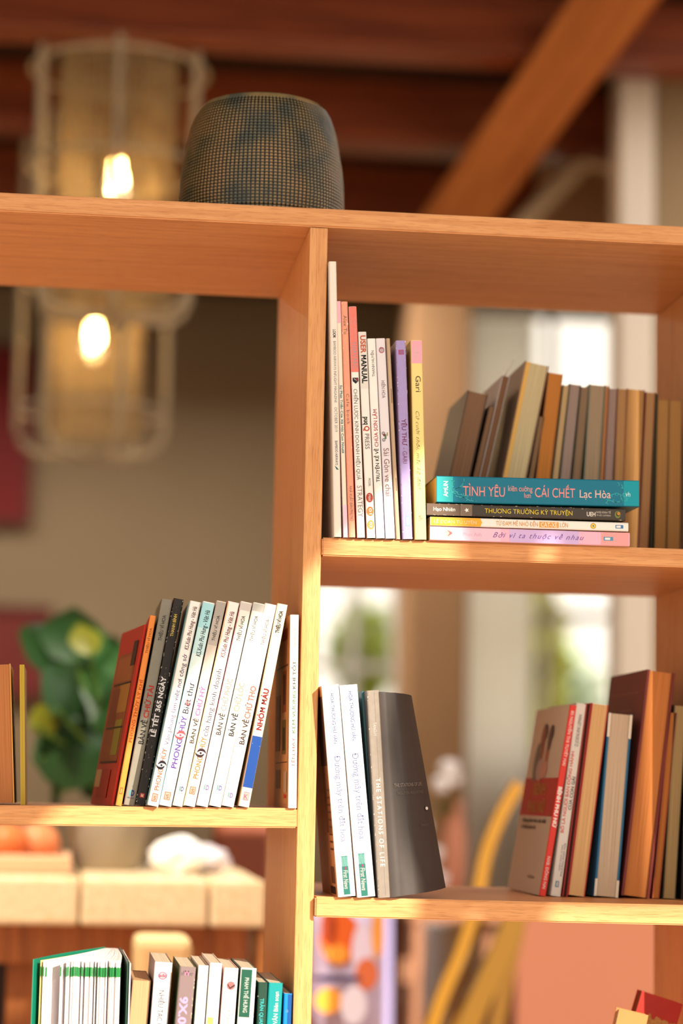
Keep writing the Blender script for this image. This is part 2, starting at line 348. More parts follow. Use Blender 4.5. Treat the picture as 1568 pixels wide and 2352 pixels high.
# unseen blocker added behind the camera, cut to shape the sun on the bookcase
YG = -3.3; KX, KZ = .42/.8, .42/.8
def g2(px, py): p = at(px, py, 0); return (p.x - YG*KX, p.z - YG*KZ)
diag = [g2(-260, 2230), g2(120, 1870), g2(400, 1600), g2(735, 1290), g2(950, 1065), g2(1040, 985)]
top = 4.1
bm = bmesh.new()
prism(bm, [(diag[0][0], top)]+diag+[(diag[-1][0], top)], lambda u, v, k: (u, YG-.03*k, v))
def piece(pts, up=False):
    q = [g2(*p) for p in pts]
    if up: q = [(q[0][0], top)]+q+[(q[-1][0], top)]
    prism(bm, q, lambda u, v, k: (u, YG-.03*k, v))
piece([(1040, 985), (1052, 1150), (1078, 1213), (1232, 1218), (1292, 1220), (1700, 1240)], True)
piece([(1078, 1213), (1095, 1300), (1060, 1335), (1232, 1340), (1232, 1218)])
piece([(1292, 1220), (1292, 1342), (1700, 1350), (1700, 1240)])
piece([(1060, 1335), (1000, 1400), (905, 1560), (892, 1700), (930, 1900), (980, 2010), (980, 2075), (968, 2075), (968, 2300), (1060, 2300), (1060, 2085), (1112, 2080), (1112, 2300), (1240, 2300), (1245, 2060), (1700, 2060), (1700, 1350), (1292, 1342), (1232, 1340)])
for z0 in ():
    pass
struct(from_bm('sun_blocker', bm, mat('#b9a58a', .9)))

# ================================================================ bookcase
m_wx = wood('#dd9f68', '#ce8d57', 'x'); m_wz = wood('#dda068', '#cf9059', 'z')
D = .378
case = empty('bookcase', (0, 0, 0), label='light oak open bookcase with crossed shelves and no back', cat='bookcase')
def fit(pa, pb):
    a, b = at(pa[0], pa[1], -.003), at(pb[0], pb[1], -.003); k = (b.z-a.z)/(b.x-a.x); return lambda x: a.z+k*(x-a.x)
def board(name, x0, x1, ft, fb, y0=-.003, y1=D):
    bm = bmesh.new(); vs = bbox(bm, x0, x1, y0, y1, 0, 1)
    for v in vs: v.co.z = ft(v.co.x) if v.co.z > .5 else fb(v.co.x)
    bmesh.ops.bevel(bm, geom=bm.edges[:], offset=.0015, segments=2, affect='EDGES'); bmesh.ops.recalc_face_normals(bm, faces=bm.faces)
    return from_bm(name, bm, m_wx, case)
XRI, XW = .020, .4924
zT = fit((60, 443.5), (1500, 515.5)); zTb = fit((60, 486.5), (1500, 558))
zM = fit((738, 1234.2), (1568, 1260.8)); zMb = fit((738, 1276.3), (1568, 1303))
zS = fit((0, 1849.5), (590, 1855.5)); zSb = fit((0, 1895), (590, 1901))
zL = fit((723, 2058.6), (1568, 2078.2)); zLb = fit((723, 2105.4), (1568, 2124.6))
zTop_back = zT
board('top_board', -.70, .85, zT, zTb, -.001)
board('shelf', XRI+.0003, XW-.0003, zM, zMb)
board('shelf', -.70, -.0006, zS, zSb, -.005)
board('shelf', XRI+.0003, XW-.0003, zL, zLb, -.010)
zB = lambda x: ZE-.395
board('shelf', -.70, -.0006, zB, lambda x: zB(x)-.02)
zB2 = lambda x: ZE-.50
board('shelf', XRI+.0003, XW-.0003, zB2, lambda x: zB2(x)-.02)
for zz in (ZE-.82, .06):
    board('shelf', -.70, -.0006, lambda x, z=zz: z, lambda x, z=zz: z-.02); board('shelf', XRI+.0003, XW-.0003, lambda x, z=zz: z, lambda x, z=zz: z-.02)
ztop = zTb(0)-.0006
def upright(name, x0, x1): 
    return box(name, x0, x1, 0, D, 0, zTb((x0+x1)/2)-.0006, m_wz, case, .0015)
upright('divider', 0, XRI); upright('side_panel', XW, XW+.02); upright('side_panel', -.72, -.7002); upright('side_panel', .83, .85)

# ================================================================ books
YDIR = Vector((0, 1, 0))
class Book:
    def __init__(s, label, quad, y0, d, cover, spine=None, page='#d9c9a8', style='spine', yaw=0, zf=None, group=None, t=.0006, name='book', rnd=None, flat=False, gloss=.4, noise=0, pg_in=.0006, lift0=.0, back=None):
        TL, TR, BR, BL = [at(q[0], q[1], y0) for q in quad]
        s.y0 = y0; s.flat = flat
        if not flat:
            mt, mb = (TL+TR)/2, (BL+BR)/2; zd = (mt-mb).normalized(); th = math.atan2(zd.x, zd.z); xd = Vector((math.cos(th), 0, -math.sin(th)))
            w = ((BR-BL).dot(xd)+(TR-TL).dot(xd))/2-.0002; ld = (TL-BL).normalized()
            mid = (BL+TL)/2; mid = mid + xd*(((mb+mt)/2-mid).dot(xd)+w/2)*0
            # left line through the middle of the left edge along zd
            Lm = (BL+TL)/2
            zbase = zf(BL.x)+.0002+(w*math.sin(th) if th > 0 else 0)
            k = (Lm.z-zbase)/zd.z; org = Lm-zd*k
            zb2 = zf(org.x if th <= 0 else org.x+w)+.0002+(w*math.sin(th) if th > 0 else 0); org.z = zb2
            h = (mt-org).dot(zd); s.zd = zd; s.org = org; s.off0 = None
            s.e = empty(name, org, (0, th, 0), label, 'book', group)
            s.e.rotation_euler = (Matrix.Rotation(yaw, 4, 'Z') @ Matrix.Rotation(th, 4, 'Y')).to_euler()
        else:
            xd = (TR-TL).normalized(); th = math.pi/2+math.atan2(-xd.z, xd.x); zd = xd; w = ((TL-BL).length+(TR-BR).length)/2*1.0-.0004; h = ((TR-TL).length+(BR-BL).length)/2
            bot = BL+(TL-BL)*0
            up = Vector((-xd.z, 0, xd.x)); ctr = (TL+TR+BL+BR)/4; org = ctr-xd*h/2+up*w/2; s.org = org; s.zd = zd
            s.e = empty(name, org, (0, 0, 0), label, 'book', group)
            s.e.rotation_euler = (Matrix.Rotation(yaw, 4, 'Z') @ Matrix.Rotation(th, 4, 'Y')).to_euler()
        s.w, s.h, s.d, s.th = w, h, d, th
        spine = spine or cover
        r = (rnd if rnd is not None else min(w*.25, .0018)); N = 3
        def arc(cx, cy, a0, a1, rr): return [(cx+rr*math.cos(a0+(a1-a0)*i/N), cy+rr*math.sin(a0+(a1-a0)*i/N)) for i in range(N+1)]
        pi = math.pi
        outer = [(0, d)]+arc(r, r, pi, 1.5*pi, r)+arc(w-r, r, 1.5*pi, 2*pi, r)+[(w, d)]
        ri = max(r-t, .0001)
        inner = [(w-t, d)]+arc(w-t-ri, t+ri, 2*pi, 1.5*pi, ri)+arc(t+ri, t+ri, 1.5*pi, pi, ri)+[(t, d)]
        prof = outer+inner; no = len(outer)
        if style == 'pages': prof = [(x, d-y) for x, y in prof][::-1]
        bm = bmesh.new(); n = len(prof); hz = h
        A = [bm.verts.new((x, y, 0)) for x, y in prof]; B = [bm.verts.new((x, y, hz)) for x, y in prof]
        for i in range(n):
            j = (i+1) % n; f = bm.faces.new((A[i], B[i], B[j], A[j]))
            y1, y2 = prof[i][1], prof[j][1]
            if style == 'spine' and max(y1, y2) < max(r, .0012)*1.05 : f.material_index = 1
        for ring, z in ((A, 0), (B, 1)):
            for i in range(no-1):
                a, b, c2, d2 = ring[i % n], ring[i+1], ring[n-2-i], ring[n-1-i]
                if style == 'pages': pass
                try: bm.faces.new((a, b, c2, d2))
                except Exception: pass
        bmesh.ops.recalc_face_normals(bm, faces=bm.faces)
        c = from_bm('cover', bm, mat(cover, gloss, .25, noise=noise, nscale=150), s.e); c.data.materials.append(mat(spine, gloss, .25, noise=noise, nscale=150)); s.cover = c
        if cover != spine: c['label'] = 'printed cover and spine'
        a, b = (t+.0001, d-pg_in) if style == 'spine' else (pg_in+.0006, d-t-.0001)
        box('page_block', t+.00005, w-t-.00005, a, b, .0007, h-.0007, pages(page), s.e)
    def z(s, py, px=None):
        if s.flat: p = at(py, 1176, s.y0); p = at(py, 1160, s.y0); return (p-s.org).dot(s.zd)
        # height on the spine for a picture row
        ax = s.org; z = 0
        for _ in range(6):
            q = ax+s.zd*z+Vector((s.w/2, 0, 0)); d = (q-CAM); f = d.dot(_F); row = 1176-FPX*d.dot(_U)/f
            z += (row-py)*f/FPX
        return z
    def fr(s, p, q, l): return (q, -l, p)
    def fl(s, p, q, l): return (-l, p, q)          # left cover: p depth, q height
    def frr(s, p, q, l): return (s.w+l, p, q)      # right cover
    def T(s, txt, a0, a1, x0, x1, col, **k):
        return text_on(s.e, txt, s.fr, s.z(a0), s.z(a1), x0*s.w, x1*s.w, col, **k)
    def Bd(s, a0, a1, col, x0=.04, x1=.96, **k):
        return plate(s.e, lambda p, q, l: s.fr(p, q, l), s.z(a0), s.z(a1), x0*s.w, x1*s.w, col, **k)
    def Dsc(s, a, x, rpx, rx, col, **k):
        return disc(s.e, s.fr, s.z(a), x*s.w, rpx*.000478, rx*s.w, col, **k)
    def HT(s, txt, y, hpx, x0, x1, col, **k):      # upright small writing across the spine
        return text_on(s.e, txt, lambda p, q, l: (p, -l, q), x0*s.w, x1*s.w, s.z(y), s.z(y)+hpx*.000478, col, **k)
    def scuff(s, n, seed, col='#e8e0d4', sides=(0, 1), size=.0008):
        r = random.Random(seed); V, P = [], []
        for i in range(n):
            x = (0 if r.random() < .5 else 1); x = sides[0] if x == 0 else sides[1]; zc = r.random()*s.h; xx = (x*(s.w-.0008)+.0004)+r.gauss(0, .0004); a = size*r.uniform(.3, 1.2); b = size*r.uniform(.5, 3)
            xx = min(max(xx, a/2+.0001), s.w-a/2-.0001); zc = min(max(zc, b), s.h-b); q = len(V)
            V += [(xx-a/2, -.0003, zc-b/2), (xx+a/2*r.random(), -.0003, zc-b/2), (xx+a/2, -.0003, zc+b/2), (xx-a/2*r.random(), -.0003, zc+b/2*r.random())]; P.append((q, q+1, q+2, q+3))
        me = bpy.data.meshes.new('scuffs'); me.from_pydata(V, [], P); o = link('scuffs', me, s.e, mat(col, .8)); o['kind'] = 'stuff'

FRONT = -.009
GA = 'books upright on the shelf beside the divider'
# ---- upper shelf, spines out
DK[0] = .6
b = Book('tall white magazine with thin grey lettering, standing against the divider', [(756, 600), (772, 601), (785.5, 1235), (766, 1234)], FRONT, .21, '#e9e2d8', zf=zM, group=GA)
b.T('LOOK · BAMBOO AIRWAYS INFLIGHT MAGAZINE', 757, 925, .38, .72, '#77757a', off=-.012); b.T('LOOK', 757, 776, .34, .74, '#4a484c')
b.T('OCTOBER 2019', 936, 992, .36, .74, '#8a878c', off=-.012); b.T('BAMBOO AIRWAYS', 1013, 1069, .36, .7, '#5a5878')
b.Bd(0, 0, '#3f8f9a', name='logo', pts=[(b.z(1070), b.w*.25), (b.z(1079), b.w*.5), (b.z(1079), b.w*.8), (b.z(1073), b.w*.5)])
b = Book('thin pale booklet with turquoise title and pink ends', [(772.7, 692), (782, 692), (800, 1235), (788, 1234)], FRONT+.002, .17, '#e8b9c4', '#f2e3d2', zf=zM, group=GA)
b.Bd(692, 742, '#edb6c6'); b.Bd(1160, 1233, '#eecbe0'); b.T('Sự Phát Triển Của Xã Hội Con Người', 885, 1041, .22, .74, '#29a7b4', off=.02)
b = Book('peach coloured book with a serif author name, second of the tall pair', [(783, 692), (799, 693), (816.5, 1236), (801.5, 1235)], FRONT, .17, '#f0a489', zf=zM, group=GA, noise=.12)
b.T('Alex Tu', 725, 768, .25, .75, '#8f7a6c', off=-.01, serif=True); b.T('Cafe book', 905, 975, .3, .72, '#8f7468', off=-.01, serif=True, track=.1); b.T('NHÀ XUẤT BẢN PHỤ NỮ', 1117, 1197, .3, .72, '#9a8070', off=-.012, serif=True)
b.scuff(14, 3, '#fbe9dd')
b = Book('business handbook, salmon red above and white below, with black serif title', [(801, 704), (818.5, 704), (839, 1236), (820, 1235)], FRONT, .16, '#d9453c', '#f3eeea', zf=zM, group=GA)
b.Bd(705, 855, '#ee7d71', .02, .98); b.T('CẨM NANG', 730, 783, .56, .84, '#f9d6cf', off=-.012, serif=True); b.T('KINH DOANH', 730, 783, .14, .42, '#f9d6cf', off=-.012, serif=True)
b.T('HARVARD', 787, 848, .2, .84, '#bcd2e2', off=-.008, serif=True)
b.Bd(0, 0, '#3a3a42', name='logo', pts=[(b.z(868), b.w*.15), (b.z(868), b.w*.88), (b.z(876), b.w*.9), (b.z(882), b.w*.52), (b.z(876), b.w*.15)])
b.Bd(0, 0, '#f3eeea', name='logo', lift=.0003, pts=[(b.z(870), b.w*.25), (b.z(870), b.w*.42), (b.z(877), b.w*.8), (b.z(875), b.w*.6)]); b.Bd(869, 875, '#b8454a', .6, .86, name='logo', lift=.0003)
b.T('CHIẾN LƯỢC KINH DOANH HIỆU QUẢ', 894, 1103, .22, .68, '#3e3c40', off=-.008, serif=True); b.T('STRATEGY', 1116, 1188, .22, .84, '#a8707c', off=-.01, serif=True)
b = Book('white paperback with orange and black capitals and coloured pills', [(822, 762), (841.5, 762), (862.5, 1236.5), (843, 1236)], FRONT, .155, '#b9a894', '#efeae6', zf=zM, group=GA)
b.Bd(763, 893, '#e0dbd6', lift=.0001); b.T('USER', 771, 812, .24, .86, '#ef7c5c', off=.03); b.T('MANUAL', 816, 881, .24, .86, '#2a2628', off=.035)
b.T('puq', 958, 976, .24, .84, '#332c2c', off=.03); b.T('Q', 979, 991, .24, .84, '#ee6a52', off=.03); b.T('PRESS', 997, 1032, .26, .78, '#8b8288'); b.T('MODEL', 1099, 1118, .45, .72, '#7a7478')
for yy, c_, tx in ((1143.5, '#e8604a', 'Mini'), (1175, '#efa058', '01'), (1206, '#f2b765', '02')):
    b.Dsc(yy, .5, 11, .42, c_, name='pill'); b.T(tx, yy-7, yy+7, .36, .68, '#ffffff', lift=.0004, off=.02)
b = Book('white paperback with red and black title reading upward, grey author name above', [(843.5, 778), (862, 777), (884.5, 1237), (864, 1236)], FRONT, .15, '#e9dff0', '#f2edea', zf=zM, group=GA)
b.T('THANH HUYỀN', 866, 806, .72, .4, '#6f6a70'); b.T('TRUYỆN KỂ VỀ', 1108, 1031, .72, .3, '#37333c', off=.012); b.T('CHÚA SƠN LÂM', 1027, 941, .74, .3, '#e06a80', off=.012); b.HT('= =', 1203, 4, .4, .7, '#c7c0d4')
b = Book('pale lavender paperback with a little cyclist drawing above the title', [(863, 777), (884.5, 777), (908, 1238), (886, 1237)], FRONT, .15, '#cfc6dd', '#e2dce4', zf=zM, group=GA)
b.T('HIÊN HOA', 875, 915, .34, .72, '#a3948f'); b.T('Sài Gòn ve chai', 1030, 1140, .22, .8, '#b58c84', off=0)
b.Dsc(805, .55, 7, .3, '#e0708c'); b.Dsc(805, .55, 5.2, .22, '#e6dee6', lift=.0003); b.HT('abc', 802, 5, .36, .76, '#d85a78', lift=.0004)
for yy, c_ in ((996, '#9a8d98'), (1011, '#9a8d98')): b.Dsc(yy, .3, 4, .18, c_); b.Dsc(yy, .3, 2.6, .12, '#e6dee6', lift=.0003)
b.Bd(998, 1009, '#7aa58c', .4, .6, name='logo'); b.Dsc(1000, .36, 3, .12, '#a5584a', lift=.0004); b.Bd(994, 1002, '#c9a85a', .66, .76, name='logo')
b = Book('thin beige stapled booklet squeezed beside the purple book', [(886, 777), (896, 777), (920, 1238.5), (910, 1238)], FRONT+.003, .15, '#c4a88b', zf=zM, group=GA, rnd=.0024)
b.Bd(893, 926, '#6a4a3a', .55, .68, name='staple'); b.Bd(1098, 1128, '#6a4a3a', .6, .72, name='staple')
b = Book('purple paperback with maroon title, near the end of the row', [(909, 782), (931, 782), (948.5, 1239.5), (924, 1238.5)], FRONT, .145, '#a388b4', '#a897cf', zf=zM, group=GA, noise=.1)
b.T('YÊU THƯ', 963, 1024, .3, .76, '#9c4a78', off=.006); b.T('- GARI', 1029, 1065, .3, .74, '#a5508a', off=-.01)
b.Bd(804, 815, '#e66a9e', .24, .78, name='logo'); b.Bd(806, 813, '#b3a0cf', .32, .7, name='logo', lift=.0003); b.HT('ES', 807.5+4, 5, .36, .66, '#e66a9e', lift=.0004)
b.Bd(1186, 1209, '#a9c8ea', .34, .78, name='logo'); b.Bd(1189, 1206, '#f1eef8', .42, .7, name='logo', lift=.0003); b.scuff(30, 5, '#f3ecfa', (0, 1)); b.scuff(16, 6, '#4a3548', (0, 0), .0006)
b = Book('yellow paperback with a pink head and handwritten title, last of the row', [(943.5, 782), (969, 781), (980.5, 1239.5), (952, 1239)], FRONT, .15, '#dcb45c', '#f1d98c', zf=zM, group=GA)
b.Bd(783, 835, '#efa9bb'); b.T('Sống', 799, 826, .25, .7, '#fdf3f5', shear=.3, off=-.012); b.T('Gari', 864, 901, .35, .8, '#5f5238'); b.T('Cứ cười thôi, mặc kệ đời!', 945, 1124, .3, .62, '#7d6f42', shear=.45, off=-.016, track=.06); b.T('vh', 1183, 1196, .35, .7, '#8a7a72', serif=True, off=-.01)

# ---- stack lying on the upper shelf
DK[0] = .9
GB = 'books lying in the stack'
def stackbook(label, quad, d, cover, spine=None, y0=FRONT, **k): return Book(label, [quad[0], quad[1], quad[2], quad[3]], y0, d, cover, spine, flat=True, zf=zM, group=GB, **k)
b = stackbook('thick teal novel with pink ornate title, on top of the lying stack', [(1002, 1092), (1468, 1103), (1467, 1165.5), (1002, 1153.5)], .13, '#086a84', '#08708c', page='#e9c98a', gloss=.3)
b.Bd(1003, 1040, '#29a9b0', .03, .97, label='lighter teal end'); b.Bd(1432, 1467, '#0b9fb2', .03, .97, label='lighter teal end')
b.T('TÌNH YÊU', 1062, 1160, .74, .36, '#ef9c9c', off=.0, serif=True); b.T('kiên cường', 1166, 1223, .52, .3, '#e8a8a8', serif=True); b.T('hơn', 1203, 1219, .76, .56, '#e8a8a8', serif=True)
b.T('CÁI CHẾT', 1228, 1321, .72, .36, '#ef9c9c', serif=True); b.T('Lạc Hòa', 1330, 1402, .70, .40, '#f3c9bf', serif=True)
b.T('vh', 1436, 1447, .62, .44, '#d9f2f4'); b.HT('', 0, 0, 0, 0, '#fff')
text_on(b.e, 'AMUN', lambda p, q, l: (p, -l, q), .78*b.w, .2*b.w, b.z(1028), b.z(1018), '#e6f6f4', off=.02)
def vine(b, pts, seed):
    r = random.Random(seed); V, P = [], []
    def st(p, q, wd):
        v, f = _stroke([p, q], wd); k = len(V); V.extend(v); P.extend(tuple(i+k for i in t) for t in f)
    W = .0006
    P2 = [(b.z(px), fx*b.w) for px, fx in pts]
    for p, q in zip(P2, P2[1:]):
        st(p, q, W)
        for k in (.3, .7):
            m = (p[0]+(q[0]-p[0])*k, p[1]+(q[1]-p[1])*k); a = r.uniform(0, 6.28); st(m, (m[0]+.0028*math.cos(a), min(max(m[1]+.0028*math.sin(a), .001), b.w-.001)), W*.8)
    flat_mesh('vine_drawing', V, P, lambda p, q: b.fr(p, q, .0003), mat('#3fb6bd', .5), b.e)
vine(b, [(1035, .1), (1042, .3), (1038, .5), (1050, .6), (1046, .75), (1068, .8), (1078, .9), (1092, .93)], 1); vine(b, [(1040, .5), (1055, .42), (1062, .3), (1066, .12)], 2); vine(b, [(1030, .55), (1045, .66), (1060, .7), (1075, .75)], 5)
vine(b, [(1418, .1), (1428, .2), (1432, .4), (1440, .45), (1424, .6), (1430, .8), (1410, .85), (1398, .75), (1390, .9)], 3); vine(b, [(1400, .6), (1415, .5), (1436, .62), (1440, .8)], 4)
b = stackbook('black-brown book with yellow title and a white star, under the teal novel', [(979, 1155), (1436, 1168.5), (1436, 1197), (980, 1183)], .13, '#2b2622', '#423a34', page='#8a6a58')
b.Bd(980, 1056, '#6f5a4c', .02, .98, label='brown end'); b.Bd(1057, 1084, '#7d6a5c', .02, .98)
b.T('Hạo Nhiên', 995, 1045, .62, .30, '#f4ece4', off=.006)
cx, cy = b.z(1071.5), .5*b.w; R1, R2 = .0028, .0012
b.Bd(0, 0, '#f6f2ec', name='star', lift=.0003, pts=[(cx+(R1 if i % 2 == 0 else R2)*math.cos(i*math.pi/5-math.pi*0+math.pi), cy+(R1 if i % 2 == 0 else R2)*math.sin(i*math.pi/5+math.pi/2-math.pi/2)) for i in range(10)])
b.T('THƯƠNG TRƯỜNG KỲ TRUYỆN', 1113, 1314, .68, .30, '#f0d545', off=-.004); b.T('UEH', 1347, 1367, .7, .34, '#e9e2d8', off=.02); b.T('NXB KINH TẾ', 1369, 1402, .44, .26, '#cfc6bb'); b.T('TP HỒ CHÍ MINH', 1369, 1402, .68, .54, '#cfc6bb')
b.Dsc(1418, .5, 7, .3, '#7d8a3a'); b.Dsc(1419, .46, 5, .2, '#423a34', lift=.0003); b.Dsc(1420, .42, 3.6, .14, '#c98a3a', lift=.0004); b.scuff(40, 9, '#b9aa9c')
b = stackbook('white paperback with an orange end panel, third from the top of the stack', [(988.5, 1186), (1442.5, 1200), (1442.5, 1221.5), (987, 1207)], .14, '#e9c98a', '#efe9e4', page='#f0dcb0')
b.Bd(0, 0, '#f2ab35', pts=[(b.z(989), .03*b.w), (b.z(1103), .03*b.w), (b.z(1107), .5*b.w), (b.z(1103), .97*b.w), (b.z(989), .97*b.w)]); b.T('LÊ ĐOÀN TÚ UYÊN', 997, 1094, .7, .32, '#fbe9c4', off=-.006, lift=.0003)
b.T('TỪ ĐAM MÊ NHỎ ĐẾN', 1139, 1235, .76, .26, '#dfa050', off=.004); b.Bd(1238, 1283, '#e0a04a', .2, .84, name='colour_band'); b.T('CÁT-XÊ', 1242, 1279, .76, .28, '#fdf6ea', off=.01, lift=.0003); b.T('LỚN', 1286, 1304, .76, .26, '#dfa050', off=.004)
b.Dsc(1362, .5, 6.5, .32, '#c98a2a'); b.Dsc(1362, .5, 5, .25, '#f4d94a', lift=.0003); b.Dsc(1362, .5, 2, .1, '#3a8aa8', lift=.0004); b.Bd(1413, 1431, '#4a86b8', .3, .7, name='logo'); b.Bd(1415, 1425, '#f2f2f2', .38, .62, name='logo', lift=.0003)
b = stackbook('pink and lilac paperback with violet handwritten title, at the bottom of the stack', [(987, 1208), (1446, 1223), (1445.5, 1255.5), (987, 1240.5)], .145, '#eabfa6', '#eeb6d0', page='#f0d8a8')
b.Bd(990, 1060, '#f3dfe0'); b.Bd(1060, 1150, '#efc3da'); b.Bd(1170, 1330, '#cfb2e4', .03, .97); b.Bd(1380, 1444, '#f3a2a4', .03, .97)
b.Dsc(1031, .48, 8, .27, '#e9a8a8', lift=.0003); b.Bd(0, 0, '#a8646c', name='logo', lift=.0004, pts=[(b.z(1028), .25*b.w), (b.z(1040), .45*b.w), (b.z(1028), .72*b.w), (b.z(1033), .45*b.w)])
b.T('Phan Anh', 1064, 1106, .62, .38, '#e0b4d4', serif=True, lift=.0003, off=-.01); b.T('Bởi vì ta thuộc về nhau', 1132, 1341, .66, .28, '#7a4fb0', shear=.5, off=-.004, track=.12, lift=.0003); b.Bd(1386, 1408, '#5f9fc4', .36, .64, name='logo', lift=.0003); b.Bd(1389, 1401, '#f3f3f3', .42, .58, name='logo', lift=.0004)

# ---- row behind the stack, page edges out
GC = 'books behind the stack, page edges outward'
Y2 = .15
def pb(label, tl, tr, br, bl, page, cover, d=.14, y0=Y2, zf=zM, group=GC, **k):
    b = Book(label, [tl, tr, br, bl], y0, d, cover, None, page, 'pages', zf=zf, group=group, **k); BK.append(b); return b
BK = []
pb('leaning dark brown book, first of the row behind the stack', (1074, 900), (1122, 902), (1079, 1095), (1031, 1095), '#8f6d55', '#4a362c', t=.001)
pb('leaning brown book lower than its neighbours, second behind the stack', (1124, 932), (1137, 933), (1100, 1095), (1087, 1095), '#8d6a50', '#6d4e3c')
pb('leaning book with a thin pale raised cover sheet behind the stack', (1153, 868), (1172, 858), (1119, 1095), (1101, 1095), '#7f5c46', '#b9b4b4')
_b = BK[-1]; V = [(-.0004, .002, .01), (-.0004, .002, _b.h-.03), (.004, .0015, _b.h+.004), (.009, .001, _b.h+.022), (-.0004, .05, .01), (-.0004, .05, _b.h-.03), (.004, .03, _b.h-.0), (.009, .012, _b.h+.017)]
V += [(x+.0008, y, z) for x, y, z in V]; me = bpy.data.meshes.new('raised_flap'); me.from_pydata(V, [], [(0, 1, 5, 4), (1, 2, 6, 5), (2, 3, 7, 6), (8, 9, 13, 12), (9, 10, 14, 13), (10, 11, 15, 14), (0, 1, 9, 8), (1, 2, 10, 9), (2, 3, 11, 10), (3, 7, 15, 11)]); link('raised_flap', me, _b.e, mat('#c0bcb8', .6))
b = pb('leaning cream paged book with yellow cover edge, highest of the row', (1205, 834), (1262, 835), (1209, 1095), (1154, 1095), '#d3c198', '#8a6a50', t=.0012)
plate(b.e, lambda p, q, l: (p, -l, q), .0, .006, 0.001, b.h-.001, '#d9a854', name='cover_edge', lift=-.0005)
pb('narrow brown book sunk between the cream and the orange ones', (1240, 956), (1249, 956), (1229, 1095), (1212, 1095), '#927050', '#3a2c24')
pb('orange-brown paged book behind the teal novel', (1260, 856), (1292.5, 857), (1266, 1095), (1230, 1095), '#c8813f', '#8f5a34')
pb('thin pale book beside the orange-brown one behind the stack', (1294, 884), (1307, 884), (1284, 1095), (1268, 1095), '#c9a87c', '#7d7458')
pb('mauve grey paged book with dark green cover edge behind the stack', (1308, 882), (1334, 882), (1311, 1095), (1286, 1095), '#a38d84', '#2f3a30')
pb('narrow umber paged book beside the mauve grey one', (1335.5, 888), (1352, 888), (1336, 1095), (1313, 1095), '#8f765e', '#6a5a44')
pb('thick grey-green paged book in the middle of the back row', (1355, 882), (1389, 885), (1378, 1095), (1339, 1095), '#a8937a', '#68766a', t=.001)
pb('slim orange edged book in the back row', (1390.5, 886), (1398, 886), (1386, 1095), (1379, 1095), '#c48a54', '#b0744a')
pb('mauve paged book with a maroon cover edge in the back row', (1399, 892), (1417.5, 892), (1409, 1095), (1387, 1095), '#a18a82', '#7a4a44')
pb('tan paged book right above the end of the teal novel', (1419, 892), (1440, 892), (1433, 1095), (1410, 1095), '#b58a5e', '#8a6038')
pb('wide tan paged book with maroon cover beyond the teal novel', (1441, 893), (1480, 894), (1466, 1250), (1424, 1250), '#b98a56', '#7a3a2c')
pb('tan paged book with a dark green back cover beyond the stack', (1483, 900), (1505, 901), (1489, 1250), (1467, 1250), '#b58a60', '#8a5038')
pb('thin dark green book pressed between tan ones', (1506, 904), (1510, 904), (1500, 1250), (1491, 1250), '#4a4a34', '#22261c')
pb('plain tan paged book next to last before the side panel', (1511, 917), (1536, 917), (1530, 1250), (1502, 1250), '#b48752', '#8a6a3c')
pb('plain tan paged book against the side panel', (1537, 919), (1566, 919), (1561, 1250), (1531.5, 1250), '#b48752', '#8a6a3c')

# ---- left shelf
GD = 'leaning books on the left shelf'
FL = -.010
def lb(label, tl, tr, br, bl, cover, spine=None, d=.16, y0=FL, **k): return Book(label, [tl, tr, br, bl], y0, d, cover, spine, zf=zS, group=GD, **k)
b = lb('red book with a brown picture cover, most slanted of the row', (333, 1434), (339, 1434), (262, 1849), (256, 1848), '#b02a1c', '#c23020', d=.165, y0=.045, yaw=.125)
def cover_art(b, items, fr=None):
    fr = fr or b.fl
    for i, (u0, u1, v0, v1, c_) in enumerate(items): plate(b.e, fr, u0*b.d, u1*b.d, v0*b.h, v1*b.h, c_, lift=.0002+.00006*i, name='cover_print')
cover_art(b, [(.12, .95, .24, .86, '#8a4a24'), (.2, .9, .70, .84, '#9a5a2c'), (.15, .6, .52, .68, '#a8742c'), (.55, .9, .45, .66, '#7a3a1e'), (.2, .5, .28, .48, '#8a7a24'), (.5, .88, .26, .42, '#8f4a20'), (.14, .9, .68, .69, '#2c1a14'), (.14, .9, .43, .44, '#2c1a14'), (.12, .9, .235, .245, '#2c1a14'), (.12, .3, .78, .92, '#3a1e18'), (.3, .8, .04, .2, '#a32c1c'), (.7, .95, .10, .2, '#c9a878')])
b = lb('slim orange book with dark red upward lettering', (346, 1413), (358, 1415), (281, 1850), (264, 1849), '#b02016', '#e8883a', y0=.028)
b.T('THIỆU VĨ HOA', 1500, 1441, .68, .32, '#8f3a1a', serif=True); b.T('PHONG THỦY LÝ KHÍ', 1704, 1560, .74, .26, '#c23a18', serif=True)
b.Bd(1808, 1823, '#d8452a', .3, .7, name='logo'); b.Bd(1810, 1821, '#ef9a50', .38, .62, name='logo', lift=.0003)
b = lb('grey book with black and red upward title between orange and black spines', (372, 1375), (397, 1378), (310, 1850), (283, 1849), '#5f5a50', '#8a8377', noise=.1, y0=.030)
b.T('THIỆU VĨ HOA', 1470, 1411, .66, .34, '#2e2a28', off=.006); b.T('BÀN VỀ', 1707, 1652, .74, .3, '#2e2624', off=.02); b.T('CHỮ TÀI', 1647, 1573, .74, .3, '#b8362c', off=.03)
def hd(b, y0_, y1_, c1='#5f8fc0', c2='#3f4f8f', c3='#7f7fc0'):
    h = y1_-y0_; b.T('D', y1_-.3*h, y0_, 1, 0, c2) if 0 else None
    b.Bd(y0_, y1_-.3*h, c1, .32, .44, name='logo'); b.HT('D', y1_-.34*h, .62*h, .48, .76, c2, off=.05); b.HT('HDCARE', y1_, .16*h, .22, .82, c3, off=.01)
